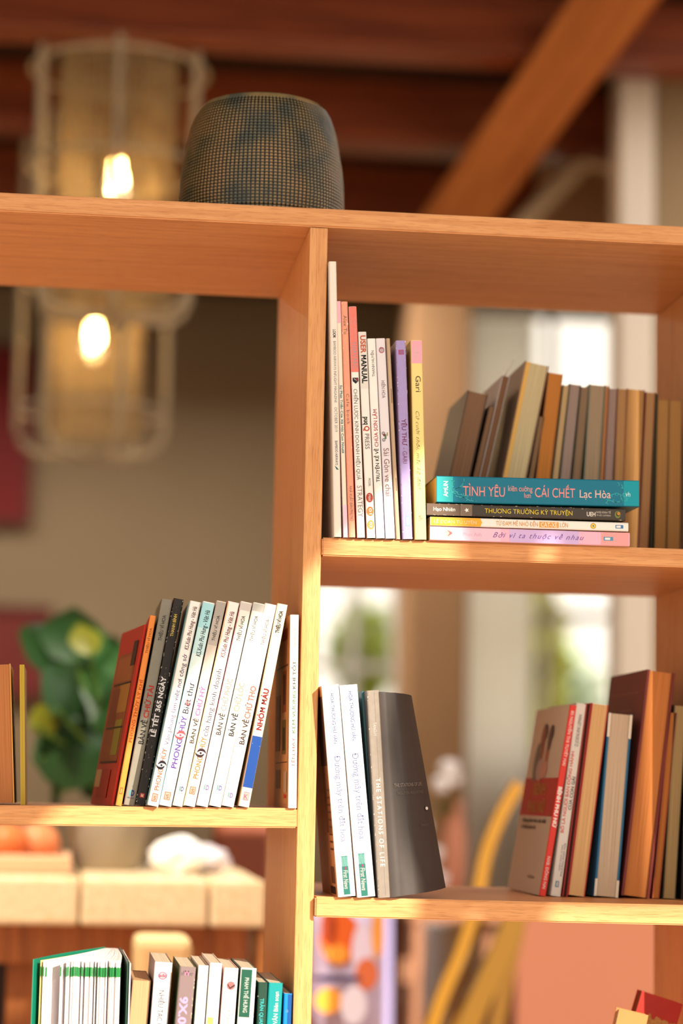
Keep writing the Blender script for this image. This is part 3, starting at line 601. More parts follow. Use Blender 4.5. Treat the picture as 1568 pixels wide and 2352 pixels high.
hd(b, 1812, 1832, '#56a0a8', '#3a3a70', '#4a4a70')
b = lb('black scuffed book with white title and a red cover side', (400, 1374), (422, 1377), (335, 1851), (309, 1850), '#b3231c', '#2b2422', noise=.3, y0=.030)
b.T('THANH BÌNH', 1460, 1409, .62, .32, '#e8c463', off=.02); b.T('LỄ TẾT 365 NGÀY', 1690, 1552, .70, .24, '#f6eef2', off=.035); b.Bd(1820, 1830, '#d8484a', .3, .72, name='logo'); b.Bd(1822, 1828, '#f3c9b0', .4, .62, name='logo', lift=.0003)
b.scuff(70, 11, '#b5aaa2', (0, 1)); b.scuff(50, 12, '#8a807a', (.5, .5), .0006)
def phong(b, y0_, y1_, col, dk_, ymid):
    b.T('PHONG', y1_, ymid+7, .74, .3, col, off=.03); b.T('HỦY', ymid-8, y0_, .74, .3, col, off=.03)
    zc = b.z(ymid); R1 = .0058; xc = b.w*.5
    for sg in (1, -1):
        A = [math.radians(t) for t in range(-75, 76, 15)]
        out = [(zc+sg*(R1*math.cos(t)-.0008), xc+sg*.0008+b.w*.42*math.sin(t)) for t in A]+[(zc+sg*(R1*.5*math.cos(t)-.0008), xc+sg*.0012+b.w*.36*math.sin(t)) for t in A[::-1]]
        b.Bd(0, 0, dk_, name='symbol', lift=.0003, pts=out)
    b.Bd(0, 0, dk_, name='symbol', lift=.0003, pts=[(zc-.0012, xc-.0009), (zc+.0012, xc-.0012), (zc+.0008, xc+.0014), (zc-.0014, xc+.001)])
def sq(b, y0_, y1_, col):
    b.Bd(y0_, y1_, col, .24, .78, name='logo'); b.Bd(y0_+2, y1_-2, '#f7efe8', .31, .71, name='logo', lift=.0003); b.HT('S', y1_-4, 9, .4, .64, col, lift=.0004, off=.02)
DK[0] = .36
b = lb('white feng shui book with pale blue edge and maroon author name', (437, 1380), (462, 1383), (364, 1852), (338, 1851), '#8fd0dc', '#ecebea', y0=-.014)
b.T('KS.Xuân Phú Hưng - Việt Hà', 1490, 1391, .74, .36, '#a8535c', serif=True, off=.01, shear=.15); phong(b, 1716, 1813, '#ee9d72', '#3a2440', 1755); b.T('Văn phòng làm việc nơi công sở', 1709, 1500, .76, .34, '#8a5cb0'); sq(b, 1820, 1839, '#ee9a5c')
b.Bd(1382, 1850, '#c9c2bc', .9, .98)
b = lb('pale blue topped book with black author name and violet title', (466, 1381), (494, 1385), (393, 1853), (365, 1851), '#dfe9ea', '#eef2f3')
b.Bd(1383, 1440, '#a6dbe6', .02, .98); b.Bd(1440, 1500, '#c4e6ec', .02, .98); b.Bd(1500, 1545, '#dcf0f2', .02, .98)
b.T('KS.Xuân Phú Hưng - Việt Hà', 1505, 1399, .74, .36, '#22343c', serif=True, off=.012, shear=.15); phong(b, 1642, 1762, '#9a6ae0', '#ee8a94', 1686); b.T('Biệt thự', 1636, 1566, .76, .26, '#3e3552', off=.005); b.T('ệ', 1618, 1606, .7, .3, '#ef7c8c', lift=.0004); sq(b, 1816, 1835, '#eea860')
b = lb('grey topped cream book with pink upward title beside the blue topped one', (498, 1379), (520, 1383), (419, 1853), (396, 1850), '#cdb8a8', '#e4d8cd')
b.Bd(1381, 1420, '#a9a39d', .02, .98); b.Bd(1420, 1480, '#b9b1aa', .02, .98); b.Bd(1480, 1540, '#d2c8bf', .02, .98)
b.T('THIỆU VĨ HOA', 1470, 1412, .66, .34, '#3a3536', off=.006); b.T('BÀN VỀ', 1705, 1648, .76, .34, '#7c645c', off=.02); b.T('CHỮ HỶ', 1642, 1574, .76, .3, '#e9aef0', off=.03); hd(b, 1804, 1820, '#8fd4d8', '#6f86cf', '#9fb0dc')
b = lb('white feng shui book with red cover side and rose author name', (524, 1381), (550, 1385), (448, 1853), (420, 1851), '#c63a34', '#f2eeec')
b.Bd(1383, 1850, '#f0bd7c', .02, .09); b.T('KS.Xuân Phú Hưng - Việt Hà', 1507, 1402, .74, .36, '#cc5672', serif=True, off=.01, shear=.15); b.T('cửa hàng kinh doanh', 1688, 1534, .76, .3, '#7c5a78'); phong(b, 1690, 1786, '#f2b65e', '#6a3a50', 1727); sq(b, 1804, 1822, '#efb068')
b = lb('cream white book with hardly readable title, rose line along one edge', (553, 1381), (580, 1385), (477, 1854), (450, 1852), '#ece2da', '#f0ebe6')
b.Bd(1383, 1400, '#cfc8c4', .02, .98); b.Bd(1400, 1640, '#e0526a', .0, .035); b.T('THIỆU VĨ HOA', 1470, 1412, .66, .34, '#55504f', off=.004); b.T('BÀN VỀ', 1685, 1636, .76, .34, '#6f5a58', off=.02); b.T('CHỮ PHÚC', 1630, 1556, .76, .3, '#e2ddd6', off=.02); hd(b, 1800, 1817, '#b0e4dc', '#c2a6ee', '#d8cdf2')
b = lb('cream white book with a dark upper title and faint yellow words', (583, 1383), (608, 1388), (508, 1854), (479, 1852), '#e9e6e0', '#efece7')
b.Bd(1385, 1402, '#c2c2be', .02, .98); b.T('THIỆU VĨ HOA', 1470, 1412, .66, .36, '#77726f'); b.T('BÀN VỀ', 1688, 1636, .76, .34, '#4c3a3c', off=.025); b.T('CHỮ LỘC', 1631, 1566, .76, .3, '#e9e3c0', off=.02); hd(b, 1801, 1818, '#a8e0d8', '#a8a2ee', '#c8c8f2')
b = lb('cream white book with pale red words, last of the tight group', (609, 1385), (635, 1390), (537, 1855), (508, 1852), '#edd9c4', '#f2e8df')
b.T('THIỆU VĨ HOA', 1479, 1420, .68, .38, '#8b8583'); b.T('BÀN VỀ', 1707, 1650, .76, .34, '#7a5450', off=.025); b.T('CHỮ THỌ', 1648, 1573, .76, .3, '#f3b0a2', off=.035); hd(b, 1818, 1834, '#b6e6e0', '#c8aaf0', '#dccff4')
b = lb('beige book with a blue lower block and red upward title', (638, 1386), (660, 1389), (573, 1856), (546, 1854), '#d9b890', '#e3cdb4', d=.15)
b.T('THIỆU VĨ HOA', 1452, 1401, .68, .32, '#2a2224', off=.035); b.T('NHÓM MÁU', 1675, 1580, .76, .28, '#cf3f56', off=.04); b.Bd(1689, 1807, '#0d3f8c', .05, .98); b.scuff(18, 31, '#bcd6f0', (.2, .9), .0004)
b.Bd(1817, 1836, '#e8a8c4', .26, .8, name='logo'); b.Bd(1818.5, 1834.5, '#f6f0ee', .3, .76, name='logo', lift=.0003); b.HT('K', 1833, 11, .36, .7, '#df6f9c', lift=.0004)
b = lb('upright white spined naming book with tan picture cover against the divider', (667, 1411), (686, 1413), (682, 1857), (661, 1856.5), '#c28a5c', '#f1eff0', d=.165)
b.Bd(1413, 1850, '#dfe0cc', .5, .97); b.T('SONG LÂM HẠNH PHÚC', 1485, 1438, .68, .45, '#8a8478'); b.T('KHÍ TỐT', 1582, 1518, .72, .36, '#4a4238', off=.004); b.T('KÉM VƯỢNG', 1684, 1588, .72, .36, '#86b03c', off=.004); b.T('TÊN HAY', 1762, 1694, .72, .36, '#d96a86'); b.HT('=', 1823, 6, .4, .7, '#9a92b0')
DK[0] = 1
cover_art(b, [(.08, .92, .02, .97, '#c99668'), (.1, .9, .74, .75, '#7a4a30'), (.1, .9, .235, .24, '#6a3a28'), (.15, .5, .88, .94, '#a8452c'), (.2, .45, .50, .72, '#a85a38'), (.24, .4, .54, .70, '#6a2c20'), (.2, .45, .28, .46, '#7a6430'), (.24, .4, .3, .42, '#3f2a22'), (.1, .3, .08, .19, '#b8a08c'), (.12, .28, .05, .07, '#c4382a'), (.6, .9, .3, .6, '#8a3a28'), (.55, .85, .1, .2, '#8a6048')])
# far end of the left shelf: page edges outward
b = Book('thick tan paged book cut off by the picture edge on the left shelf', [(-45, 1524), (20, 1527), (38, 1850), (-45, 1849)], .05, .15, '#d8a04a', None, '#c07c4c', 'pages', zf=zS, group='books at the far end of the left shelf', t=.001)
b = Book('thin book with yellow-green cover next to the thick tan paged one', [(45, 1530), (56, 1523), (58.5, 1850), (47, 1850)], .05, .15, '#b5982c', None, '#6a4a30', 'pages', zf=zS, group='books at the far end of the left shelf', t=.0026)

# ---- lower shelf beside the divider
GE = 'books beside the divider on the lower shelf'
def eb(label, tl, tr, br, bl, cover, spine=None, d=.15, y0=-.017, **k): return Book(label, [tl, tr, br, bl], y0, d, cover, spine, zf=zL, group=GE, **k)
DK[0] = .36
def firstnews(b, y0_, y1_, x0, x1):
    b.Bd(y0_, y1_, '#56b8ad', x0, x1, label='turquoise publisher label')
    for i in range(6): b.Bd(y0_+2, y0_+24, '#a9ded6', x0+(x1-x0)*(i+.3)/6, x0+(x1-x0)*(i+.55)/6, lift=.0003, name='stripe')
    b.Dsc(y0_+28, (x0+x1)/2+.02, 3, .06, '#e86aa4', lift=.0003); b.T('First News', y0_+32, y1_-13, x0+.06, x1-.06, '#f2fbfa', off=.03, serif=True, lift=.0004, shear=.15)
b = eb('white and blue monk biography leaning on the divider, brown back cover', (738, 1575), (778, 1573), (817, 2059), (776, 2060), '#c98f63', '#f2f3f7', d=.148)
b.Bd(1575, 2058, '#dfe8ea', .82, .99); b.T('HÒA THƯỢNG HƯ VÂN', 1595, 1710, .46, .66, '#7f8ccc', off=.012); b.T('Đường mây trên đất hoa', 1738, 1936, .42, .76, '#a2a4e0', off=-.004, serif=True); firstnews(b, 1968, 2057, .34, .72)
cover_art(b, [(.02, .4, .62, .95, '#4a3226'), (.05, .35, .3, .62, '#8a5c40'), (.1, .3, .06, .14, '#6a4a38'), (.1, .4, .01, .045, '#2a2430')])
for k in range(9): plate(b.e, b.fl, .02*b.d, .2*b.d, (.22+.035*k)*b.h, (.228+.035*k)*b.h, '#5c3c2c', lift=.0006, name='cover_print')
b = eb('second white and blue monk biography, standing beside the grey paperback', (780, 1573), (820, 1573), (863, 2060), (820, 2061), '#e3e6ea', '#f3f4f8', d=.148)
b.T('HÒA THƯỢNG HƯ VÂN', 1590, 1703, .46, .68, '#7f90d8', off=.012); b.T('Đường mây trên đất hoa', 1732, 1929, .38, .74, '#a2a4e4', off=-.004, serif=True); firstnews(b, 1962, 2060, .22, .6)
b.Bd(1590, 1606, '#9fd6d0', .1, .22, name='leaf_print'); b.Bd(1600, 1612, '#9fd6d0', .34, .46, name='leaf_print'); b.scuff(16, 44, '#6fb7bd', (0, 0), .0009)
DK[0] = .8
b = eb('dark teal book half hidden between the white and the grey spines', (828, 1588), (838, 1587), (869, 2061), (865, 2061), '#2f5a62', '#35606a', y0=.008, d=.12)
# grey-black paperback turned and splayed, front cover showing
b = eb('worn grey-black paperback with white spaced spine title, its front cover showing', (842, 1586), (871, 1585), (898, 2061), (868, 2062), '#5a5250', '#8a7f77', d=.03, y0=-.016, noise=.15, t=.0008)
b.T('TANGUY', 1660, 1692, .36, .62, '#d8d0c8', off=-.01, serif=True); b.T('THE STATIONS OF LIFE', 1788, 1992, .32, .68, '#e6e0da', serif=True, off=.012, track=.22); b.scuff(60, 21, '#b9ada4'); b.Bd(1590, 2058, '#6f655e', .58, .6, name='crease'); b.Bd(1590, 2058, '#a89c92', .92, .96, name='crease')
# splayed front cover and the leaves behind it: curved sheets swinging to the side
def sheet(name, dx, path, z0f, z1f, col, th=.0006, drop=0):
    V, P = [], []; n = len(path)
    for k in (0, 1):
        off = th*k
        for (x, y, za, zb2_) in path: V += [(x+dx, y+off, za), (x+dx, y+off, zb2_)]
    for k in range(2):
        for i in range(n-1): a = k*2*n+2*i; P.append((a, a+2, a+3, a+1))
    me = bpy.data.meshes.new(name); me.from_pydata(V, [], P)
    for p in me.polygons: p.use_smooth = True
    return link(name, me, b.e, col if not isinstance(col, str) else mat(col, .55, .35, noise=.1, nscale=90))
w_, h_ = b.w, b.h
curve = [(0, -.001), (.004, -.0028), (.008, -.0008), (.012, .0025), (.017, .002), (.021, .006), (.027, .014), (.034, .028), (.040, .044), (.045, .062)]
def cp(s_=1.0, dy=0): return [(w_-.0006+x*(1+.0), y+dy, 0.0+.0*i, h_*(.985-.0*i)) for i, (x, y) in enumerate(curve)]
path = []
for i, (x, y) in enumerate(curve):
    f = i/(len(curve)-1); path.append((w_-.0006, x, y, f))
def flared(dy, k):
    out = []
    for (x0_, x, y, f) in path: out.append((x0_+x*k, y+dy, .0+.0035*f, h_*(.992)-.004*f))
    return out
fc = sheet('front_cover', 0, flared(0, 1.0), 0, 0, '#453d3b'); fc['label'] = 'charcoal front cover curving open'
# bottom flares farther out than the top
me = fc.data
for v in me.vertices:
    f = 1-v.co.z/h_; k = (v.co.x-w_)/.045; v.co.x += .030*max(k, 0)*f*f*0.9
pgs = sheet('page_fan', 0, [(x-.0008, y+.0012, a+.001, c_-.001) for x, y, a, c_ in flared(0, .93)], 0, 0, pages('#cbb89c'))
for v in pgs.data.vertices:
    f = 1-v.co.z/h_; k = (v.co.x-w_)/.045; v.co.x += .028*max(k, 0)*f*f*0.9
def cf(p, q, l):
    X = w_+.045*p; i = min(range(len(curve)-1), key=lambda j: 0 if curve[j][0] <= .045*p <= curve[j+1][0] else 1); x0_, y0_ = curve[i]; x1_, y1_ = curve[i+1]; y = y0_+(y1_-y0_)*(.045*p-x0_)/(x1_-x0_)
    f = 1-q/h_; return (X+.030*p*f*.9-.0004, y-.0011-l, q)
text_on(b.e, 'THE STATIONS OF LIFE', cf, .18, .80, b.z(1811), b.z(1803), '#9a918c', serif=True); text_on(b.e, 'NGUYEN HUU HONG', cf, .24, .80, b.z(1829), b.z(1822), '#7a716c', serif=True); text_on(b.e, 'TANGUY', cf, .62, .82, b.z(1905), b.z(1900), '#7a716c', serif=True)
plate(b.e, cf, 0, 0, 0, 0, '#f0eae4', lift=.0002, name='sticker_dot', pts=[(.83+.035*math.cos(i*.6), b.z(1865)+.0018*math.sin(i*.6)) for i in range(10)])

# ---- lower shelf, set back
GF = 'books set back on the lower shelf'
Y3 = .125
def fb(label, tl, tr, br, bl, cover, spine=None, d=.145, page='#d9a872', style='pages', y0=Y3, **k): return Book(label, [tl, tr, br, bl], y0, d, cover, spine, page, style, zf=zL, group=GF, **k)
b = fb('red spined medical paperback showing its cream and red picture cover', (1309, 1620), (1325, 1621), (1254, 2057), (1238, 2056), '#cbb8a4', '#d2352a', style='spine', d=.19)
b.T('BS NGUYỄN THỊ TUYẾT MAI', 1757, 1632, .7, .3, '#f3d8d0', off=.012) if 0 else b.T('BS NGUYỄN THỊ TUYẾT MAI', 1632, 1757, .3, .72, '#f6ddd6', off=.012)
b.T('BỆNH PHỤ NỮ', 1806, 1900, .26, .76, '#fbeee8', off=.05); b.T('NXB. ĐỒNG NAI', 1966, 2040, .3, .72, '#f3d8d0', off=.012)
cover_art(b, [(0, 1, .41, .615, '#b3241c')])
fl = b.fl
def ctext(s_, u0, u1, v, hh, col, **k): text_on(b.e, s_, lambda p, q, l: fl(p, q, l+.0005), u0*b.d, u1*b.d, v*b.h, (v+hh)*b.h, col, **k)
# seen from its outer side the cover reads from the far edge towards the spine
ctext('BỆNH', .66, .30, .525, .06, '#cf9a3e', off=.01, serif=True); ctext('PHỤ NỮ', .76, .24, .43, .06, '#cf9a3e', off=.01, serif=True)
ctext('Những kiến thức cần biết', .86, .14, .375, .02, '#2c2422', off=.03); ctext('về bệnh phụ nữ', .86, .42, .34, .02, '#2c2422', off=.03); ctext('vina', .42, .22, .08, .02, '#6a5a50')
def sil(pts, col, l): plate(b.e, lambda p, q, k: fl(p*b.d, q*b.h, k), 0, 0, 0, 0, col, lift=l, name='figure_print', pts=pts)
def blob(cu, cv, ru, rv, col, l, tilt=0): sil([(cu+ru*math.cos(i*.45)+tilt*rv*math.sin(i*.45), cv+rv*math.sin(i*.45)) for i in range(14)], col, l)
blob(.62, .84, .07, .065, '#8a4c34', .0006); blob(.60, .865, .085, .05, '#1f1a1c', .0005); blob(.60, .76, .05, .07, '#9a5c40', .0004); blob(.72, .70, .08, .11, '#6f655f', .0005); blob(.58, .66, .12, .06, '#b0948a', .0006)
blob(.42, .83, .06, .07, '#5a3a2e', .0006); blob(.40, .86, .07, .045, '#2a1f1e', .0005); blob(.44, .73, .05, .08, '#a8623f', .0005); blob(.46, .66, .1, .05, '#c08a78', .0007)
b = fb('white paperback with red and black spine writing behind the red one', (1326, 1615), (1345, 1617), (1290, 2058), (1262, 2056), '#c9bfb8', '#cfc4bc', style='spine', d=.16)
b.T('D.JOENUINI LEMAN', 1712, 1640, .7, .36, '#4a403c') ; b.T('BỐ LÀ NGƯỜI BẠN ĐỒNG HÀNH', 1912, 1730, .34, .02, '#d9453c', off=.02) if 0 else b.T('BỐ LÀ NGƯỜI BẠN ĐỒNG HÀNH', 1912, 1725, .42, .12, '#d9554a', off=.02)
b.T('CỦA CON GÁI', 1858, 1782, .86, .56, '#3a3230', off=.02); b.T('PHƯƠNG PHÁP MỚI', 2010, 1935, .84, .66, '#55506a'); b.T('GIÁO DỤC CON', 1998, 1940, .58, .42, '#55506a'); b.Bd(2022, 2036, '#5a8aa8', .3, .66, name='logo'); b.Bd(2024, 2034, '#cfc4bc', .4, .58, name='logo', lift=.0003)
b = fb('thin red and black book squeezed behind the white paperback', (1346, 1616), (1358, 1616), (1303, 2058), (1291, 2058), '#9c2a22', None, page='#3a2420', t=.0012)
b = fb('cream paged book with a red back cover on the lower shelf', (1359, 1616), (1398, 1617), (1342, 2060), (1304, 2059), '#b8352a', None, page='#dcae7a', t=.0008)
b = fb('worn book with blue covers and ragged pale pages', (1399, 1641), (1451, 1637), (1420, 2061), (1362, 2060), '#1f5f86', None, page='#cbb298', t=.0022, d=.13)
for zz0, zz1 in ((b.h-.028, b.h-.0005), (.0005, .020)):
    for x0_, x1_ in ((-.0002, .0028), (b.w-.0028, b.w+.0002)): plate(b.e, lambda p, q, l: (p, -l, q), x0_, x1_, zz0, zz1, '#d8c9b8', name='worn_edge', lift=.0003)
b = fb('tall maroon hardcover with orange-tan page edges, highest on the lower shelf', (1488, 1541), (1549, 1543), (1493, 2063), (1424, 2061), '#6e2620', None, page='#cd8148', t=.003, d=.185, pg_in=.003)
cover_art(b, [(.15, .95, .90, .906, '#8f4a3c'), (.3, .6, .82, .83, '#8a5044')])
b = fb('rust orange book almost touching the tall maroon one', (1540, 1636), (1552, 1636), (1516, 2064), (1495, 2063), '#8a3a2a', None, page='#b8713a', t=.0008)
b = fb('olive beige paged book cut by the picture edge on the lower shelf', (1553, 1620), (1572, 1620), (1555, 2064), (1518, 2064), '#5a5238', None, page='#a98f64', t=.0006)
b = fb('black book between the olive beige one and the side panel', (1576, 1640), (1590, 1640), (1582, 2065), (1562, 2065), '#1a1514', None, page='#4a3a30', t=.001)

# ---- bottom row at the left: tops seen from above
GG = 'books in the row on the bottom shelf'
def hb(label, tl, tr, br, bl, cover, spine=None, d=.15, y0=-.004, page='#d8cbb4', style='spine', **k): return Book(label, [tl, tr, br, bl], y0, d, cover, spine, page, style, zf=zB, group=GG, **k)
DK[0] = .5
# fanned journal in a green cover
P0 = at(76, 2203, 0.0); zb0 = zB(0)
j = empty('journal', (P0.x, 0, zb0+.0003), label='fat fanned-out journal with green cover and green striped page edges', cat='journal')
hJ = P0.z-zb0; xr = at(290, 2210, 0).x-P0.x
def jsheet(name, x0, x1, y0, y1, h0, h1, th, col, bend=.004):
    V, P = [], []; n = 6
    for k in (0, 1):
        for i in range(n+1):
            t = i/n; x = x0+(x1-x0)*t+bend*math.sin(t*math.pi)+th*k; y = y0+(y1-y0)*t; V += [(x, y, 0), (x, y, h0+(h1-h0)*t)]
    for k in range(2):
        for i in range(n): a = k*(2*n+2)+2*i; P.append((a, a+2, a+3, a+1))
    q = 2*n+2; P += [(0, 1, q+1, q), (2*n, 2*n+1, q+2*n+1, q+2*n)]
    for i in range(n): a = 2*i+1; P.append((a, a+2, a+2+q, a+q))
    me = bpy.data.meshes.new(name); me.from_pydata(V, [], P)
    for p in me.polygons: p.use_smooth = False
    return link(name, me, j, col)
rnd = random.Random(5)
jsheet('cover', 0, xr*.80, -.004, .20, hJ, hJ, .001, mat('#0f7f66', .35, .5), -.006)
jsheet('cover', xr+.001, xr*.97, -.004, .20, hJ, hJ, .0012, mat('#15402f', .35, .5), 0)
jsheet('cover', xr+.0035, xr+.001, -.006, .20, hJ-.003, hJ-.003, .0012, mat('#e9dfe4', .35, .5), 0)
N = 60; xs = []; x = .009
gaps = [.006 if i in (1,) else .030 if i == 2 else .012 if i == 3 else rnd.choice((.0012, .0012, .0018, .0025, .006)) for i in range(N)]
tot = sum(gaps); span = xr-.012; cum = 0
for i in range(N):
    xi = .008+span*(cum/tot); cum += gaps[i]; xb_ = xr*(.80+.15*i/N); hh = hJ-.0015+rnd.uniform(-.0008, .0006)
    th = .0009; top = i > 0
    colr = '#e6cf8a' if i == 0 else '#efe8ea'
    y0_ = .0+rnd.uniform(-.003, .004)
    s1 = jsheet('leaf', xi, xb_, y0_, .195, hh, hh, th, mat(colr, .6, .2), .003)
    # printed green head band and its pale line at the fore edge side
    wb = min(gaps[i]/tot*span+.001, .02)
    def jf(p, q, l, xi=xi, y0_=y0_): return (xi+p, y0_-.0004-l, q)
    V, Fq = [], []
    z1_, z0_ = hh-.0065, hh-.0165
    gw = .0008
    V = [(xi-.0001, y0_-.0003, z0_), (xi+th+.0001, y0_-.0003, z0_), (xi+th+.0001, y0_-.0003, z1_), (xi-.0001, y0_-.0003, z1_)]
    me = bpy.data.meshes.new('printed_band'); dxp = (xb_-xi); u = min(.35, max(.06, gaps[i]*9))
    seg = 6; V2 = []; F2 = []
    for k in range(seg+1):
        t = u*k/seg; X = xi+dxp*t+.003*math.sin(t*math.pi)-.0003; Y = y0_+(.195-y0_)*t; V2 += [(X, Y, z0_), (X, Y, z1_)]
    for k in range(seg): a = 2*k; F2.append((a, a+2, a+3, a+1))
    X = V2[0]; V2 += [(xi-.0003, y0_-.0004, z0_), (xi+th+.0002, y0_-.0004, z0_), (xi+th+.0002, y0_-.0004, z1_), (xi-.0003, y0_-.0004, z1_)]; q = len(V2); F2.append((q-4, q-3, q-2, q-1))
    me.from_pydata(V2, [], F2); link('printed_band', me, s1, mat('#1f7a3c' if i else '#2a7a30', .5))
    if i == 2:
        def lf(p, q, l, xi=xi, y0_=y0_, dxp=dxp): return (xi+dxp*p+.003*math.sin(p*math.pi)-.0003-l*2, y0_+(.195-y0_)*p, q)
        text_on(s1, 'KỸ THUẬT', lf, .16, .48, z0_+.003, z0_+.0075, '#e0c040', off=.02, lift=.0003)
        V_ = [(t, z) for t in (.12, .3, .45) for z in (0, 1)]
        for t0_, t1_, za_, zb3, c_ in ((.12, .42, hh-.030, hh-.022, '#3a2430'), (.14, .42, hh-.052, hh-.030, '#d8bc70'), (.12, .40, hh-.066, hh-.058, '#5a2c28'), (.22, .42, hh-.050, hh-.032, '#6a4a50')):
            pts_ = [lf(t0_+(t1_-t0_)*k/4, z, .0002) for k in range(5) for z in (za_, zb3)]; me = bpy.data.meshes.new('printed_panel'); me.from_pydata(pts_, [], [(2*k, 2*k+2, 2*k+3, 2*k+1) for k in range(4)]); link('printed_panel', me, s1, mat(c_, .5))
        text_on(s1, 'Độc giả', lf, .14, .38, hh-.0645, hh-.0605, '#e0c060', off=.02, lift=.0006)
    if i in (2, 3):
        for kz in (0, 1, 2, 3): 
            zz = z0_+.0015+.0022*kz; dxs = .4*u
            me = bpy.data.meshes.new('printed_line'); me.from_pydata([(xi-.0006, y0_-.0002, zz), (xi+dxp*dxs-.0007+.003*math.sin(dxs*math.pi), y0_+.195*dxs, zz), (xi+dxp*dxs-.0007+.003*math.sin(dxs*math.pi), y0_+.195*dxs, zz+.0006), (xi-.0006, y0_-.0002, zz+.0006)], [], [(0, 1, 2, 3)]); link('printed_line', me, s1, mat('#bfe0c0', .5))
b = Book('low old book with yellowed page edges beside the fanned journal', [(304, 2251), (347, 2251), (338, 2352), (296, 2352)], .004, .13, '#6a4a38', None, '#c39b74', 'pages', zf=zB, group=GG)
b = hb('grey-white book with framed dark serif title and a round pink emblem', (356, 2211), (396, 2209), (386, 2352), (344, 2352), '#8f786a', '#d9d0d8', y0=.006)
b.Dsc(2240, .5, 8.5, .25, '#e5709a'); b.Dsc(2240, .5, 7, .2, '#e6dce6', lift=.0003); b.HT('adc', 2243, 7, .28, .72, '#d84e80', off=.02, lift=.0004); b.T('NHIỀU TÁC GIẢ', 2273, 2372, .38, .66, '#6f6468', serif=True); b.Bd(2271, 2352, '#8f8488', .26, .275, name='rule'); b.Bd(2271, 2352, '#8f8488', .76, .775, name='rule')
b = hb('mauve-brown book with glowing pink numerals and dark green side', (414, 2220), (450, 2221), (440, 2352), (401, 2352), '#3a5a30', '#7d6a6c', y0=-.012)
b.HT('aMuer', 2239, 9, .1, .86, '#9a8a90', off=.01); b.HT('M', 2240, 11, .32, .6, '#f2b0d0', off=.05, lift=.0004); b.T('9X.0', 2288, 2352, .18, .66, '#f0cdf8', off=.04); b.scuff(30, 51, '#d8ccb0', (1, 1))
b = hb('plain white book with a faint small word, beside the mauve-brown one', (456, 2217), (479, 2218), (470, 2352), (445, 2352), '#e6dcd2', '#f1ece8', y0=-.008)
b.HT('aMun', 2249, 8, .05, .92, '#a59c98', off=-.01)
b = hb('white book with a small lilac heart near its top', (482, 2211), (511, 2213), (500, 2352), (473, 2352), '#ead9d2', '#f3efea', y0=-.009)
b.Bd(0, 0, '#dca9e6', name='heart_print', pts=[(b.z(2240), b.w*.5), (b.z(2230), b.w*.15), (b.z(2224), b.w*.3), (b.z(2228), b.w*.5), (b.z(2223), b.w*.72), (b.z(2230), b.w*.85)]); b.T('Thích Quảng Nhân', 2254, 2330, .3, .6, '#e3ddd6', shear=.4, off=-.015); b.Bd(2336, 2352, '#c9c95a', .1, .6, name='print')
b = hb('white and rose book with a round pink badge', (514, 2223), (549, 2224), (538, 2352), (506, 2352), '#eab8b4', '#f4e9e6', y0=-.010)
b.Dsc(2263, .55, 9.5, .3, '#f09a9c'); b.Bd(0, 0, '#5a4a50', name='logo', lift=.0004, pts=[(b.z(2258), .32*b.w), (b.z(2267), .5*b.w), (b.z(2259), .82*b.w), (b.z(2263), .84*b.w), (b.z(2271), .5*b.w), (b.z(2262), .32*b.w)]); b.T('KAREN', 2319, 2362, .42, .68, '#8f7f80', serif=True, off=-.01)
b = hb('white book with a green label and white capitals', (552, 2223), (591, 2224), (580, 2352), (546, 2352), '#20564a', '#eceaec', y0=-.014)
b.Bd(2226, 2336, '#33806a', .06, .74, label='green label'); b.T('PHẠM THẾ HƯNG', 2245, 2325, .3, .56, '#eef6f2', off=.012, lift=.0003)
b = hb('dark green book with turquoise capitals and torn head', (592, 2256), (616, 2256), (611, 2352), (589, 2352), '#152a22', '#1f4034', y0=-.006, noise=.2)
b.T('TRẦN QUANG', 2293, 2365, .3, .66, '#5adce0', off=.03); b.scuff(14, 61, '#e8ddd0')
b = hb('bright teal book with white upward lettering', (617, 2257), (650, 2258), (645, 2352), (612, 2352), '#0d7d82', '#12898e', y0=-.007)
b.T('VÂN Biên soạn', 2352, 2277, .74, .44, '#eefafa', off=.02)
b = hb('small blue book against the divider on the bottom shelf', (652, 2282), (671, 2282), (669, 2352), (649, 2352), '#0a58a8', '#0f7ed8', y0=-.002)
b.HT('ab', 2325, 8, .3, .6, '#9fd0f4'); b.Bd(2284, 2352, '#0a4a90', .5, .97)

# ---- two books lying aslant at the lower right
zI = zB2(0)
def slab(name, label, quad, y0, th, cover, page, lean=0):
    TL, TR, BR, BL = [at(q[0], q[1], y0) for q in quad]
    z = (TL-BL).normalized(); x = (TR-TL); x = (x-z*x.dot(z)).normalized(); y = x.cross(z)*-1
    W_ = (TR-TL).length; H_ = (BL-TL).length; e = empty(name, (0, 0, 0), label=label, cat='book', group='books leaning at the bottom of the open compartment')
    if y.y < 0: y = -y
    M = Matrix(((x.x, y.x, z.x, BL.x), (x.y, y.y, z.y, BL.y), (x.z, y.z, z.z, BL.z), (0, 0, 0, 1)))
    e.matrix_world = M
    box('cover', 0, W_, 0, .0015, 0, H_, mat(cover, .5, noise=.1), e); box('cover', 0, W_, th-.0015, th, 0, H_, mat(cover, .5), e); box('page_block', .002, W_-.002, .0016, th-.0016, .002, H_-.002, pages(page), e)
    return e, W_, H_
e, W_, H_ = slab('book', 'red book leaning in the bottom compartment with gold torn edge print', [(1474, 2276), (1563, 2320), (1500, 2560), (1395, 2545)], .14, .022, '#a82a20', '#8a5a3c')
bm = bmesh.new(); r_ = random.Random(2); pts = [(W_*.30+W_*.65*i/14, H_*.80+.006*r_.random()) for i in range(15)] + [(W_*.95, H_*.55), (W_*.3, H_*.55)]
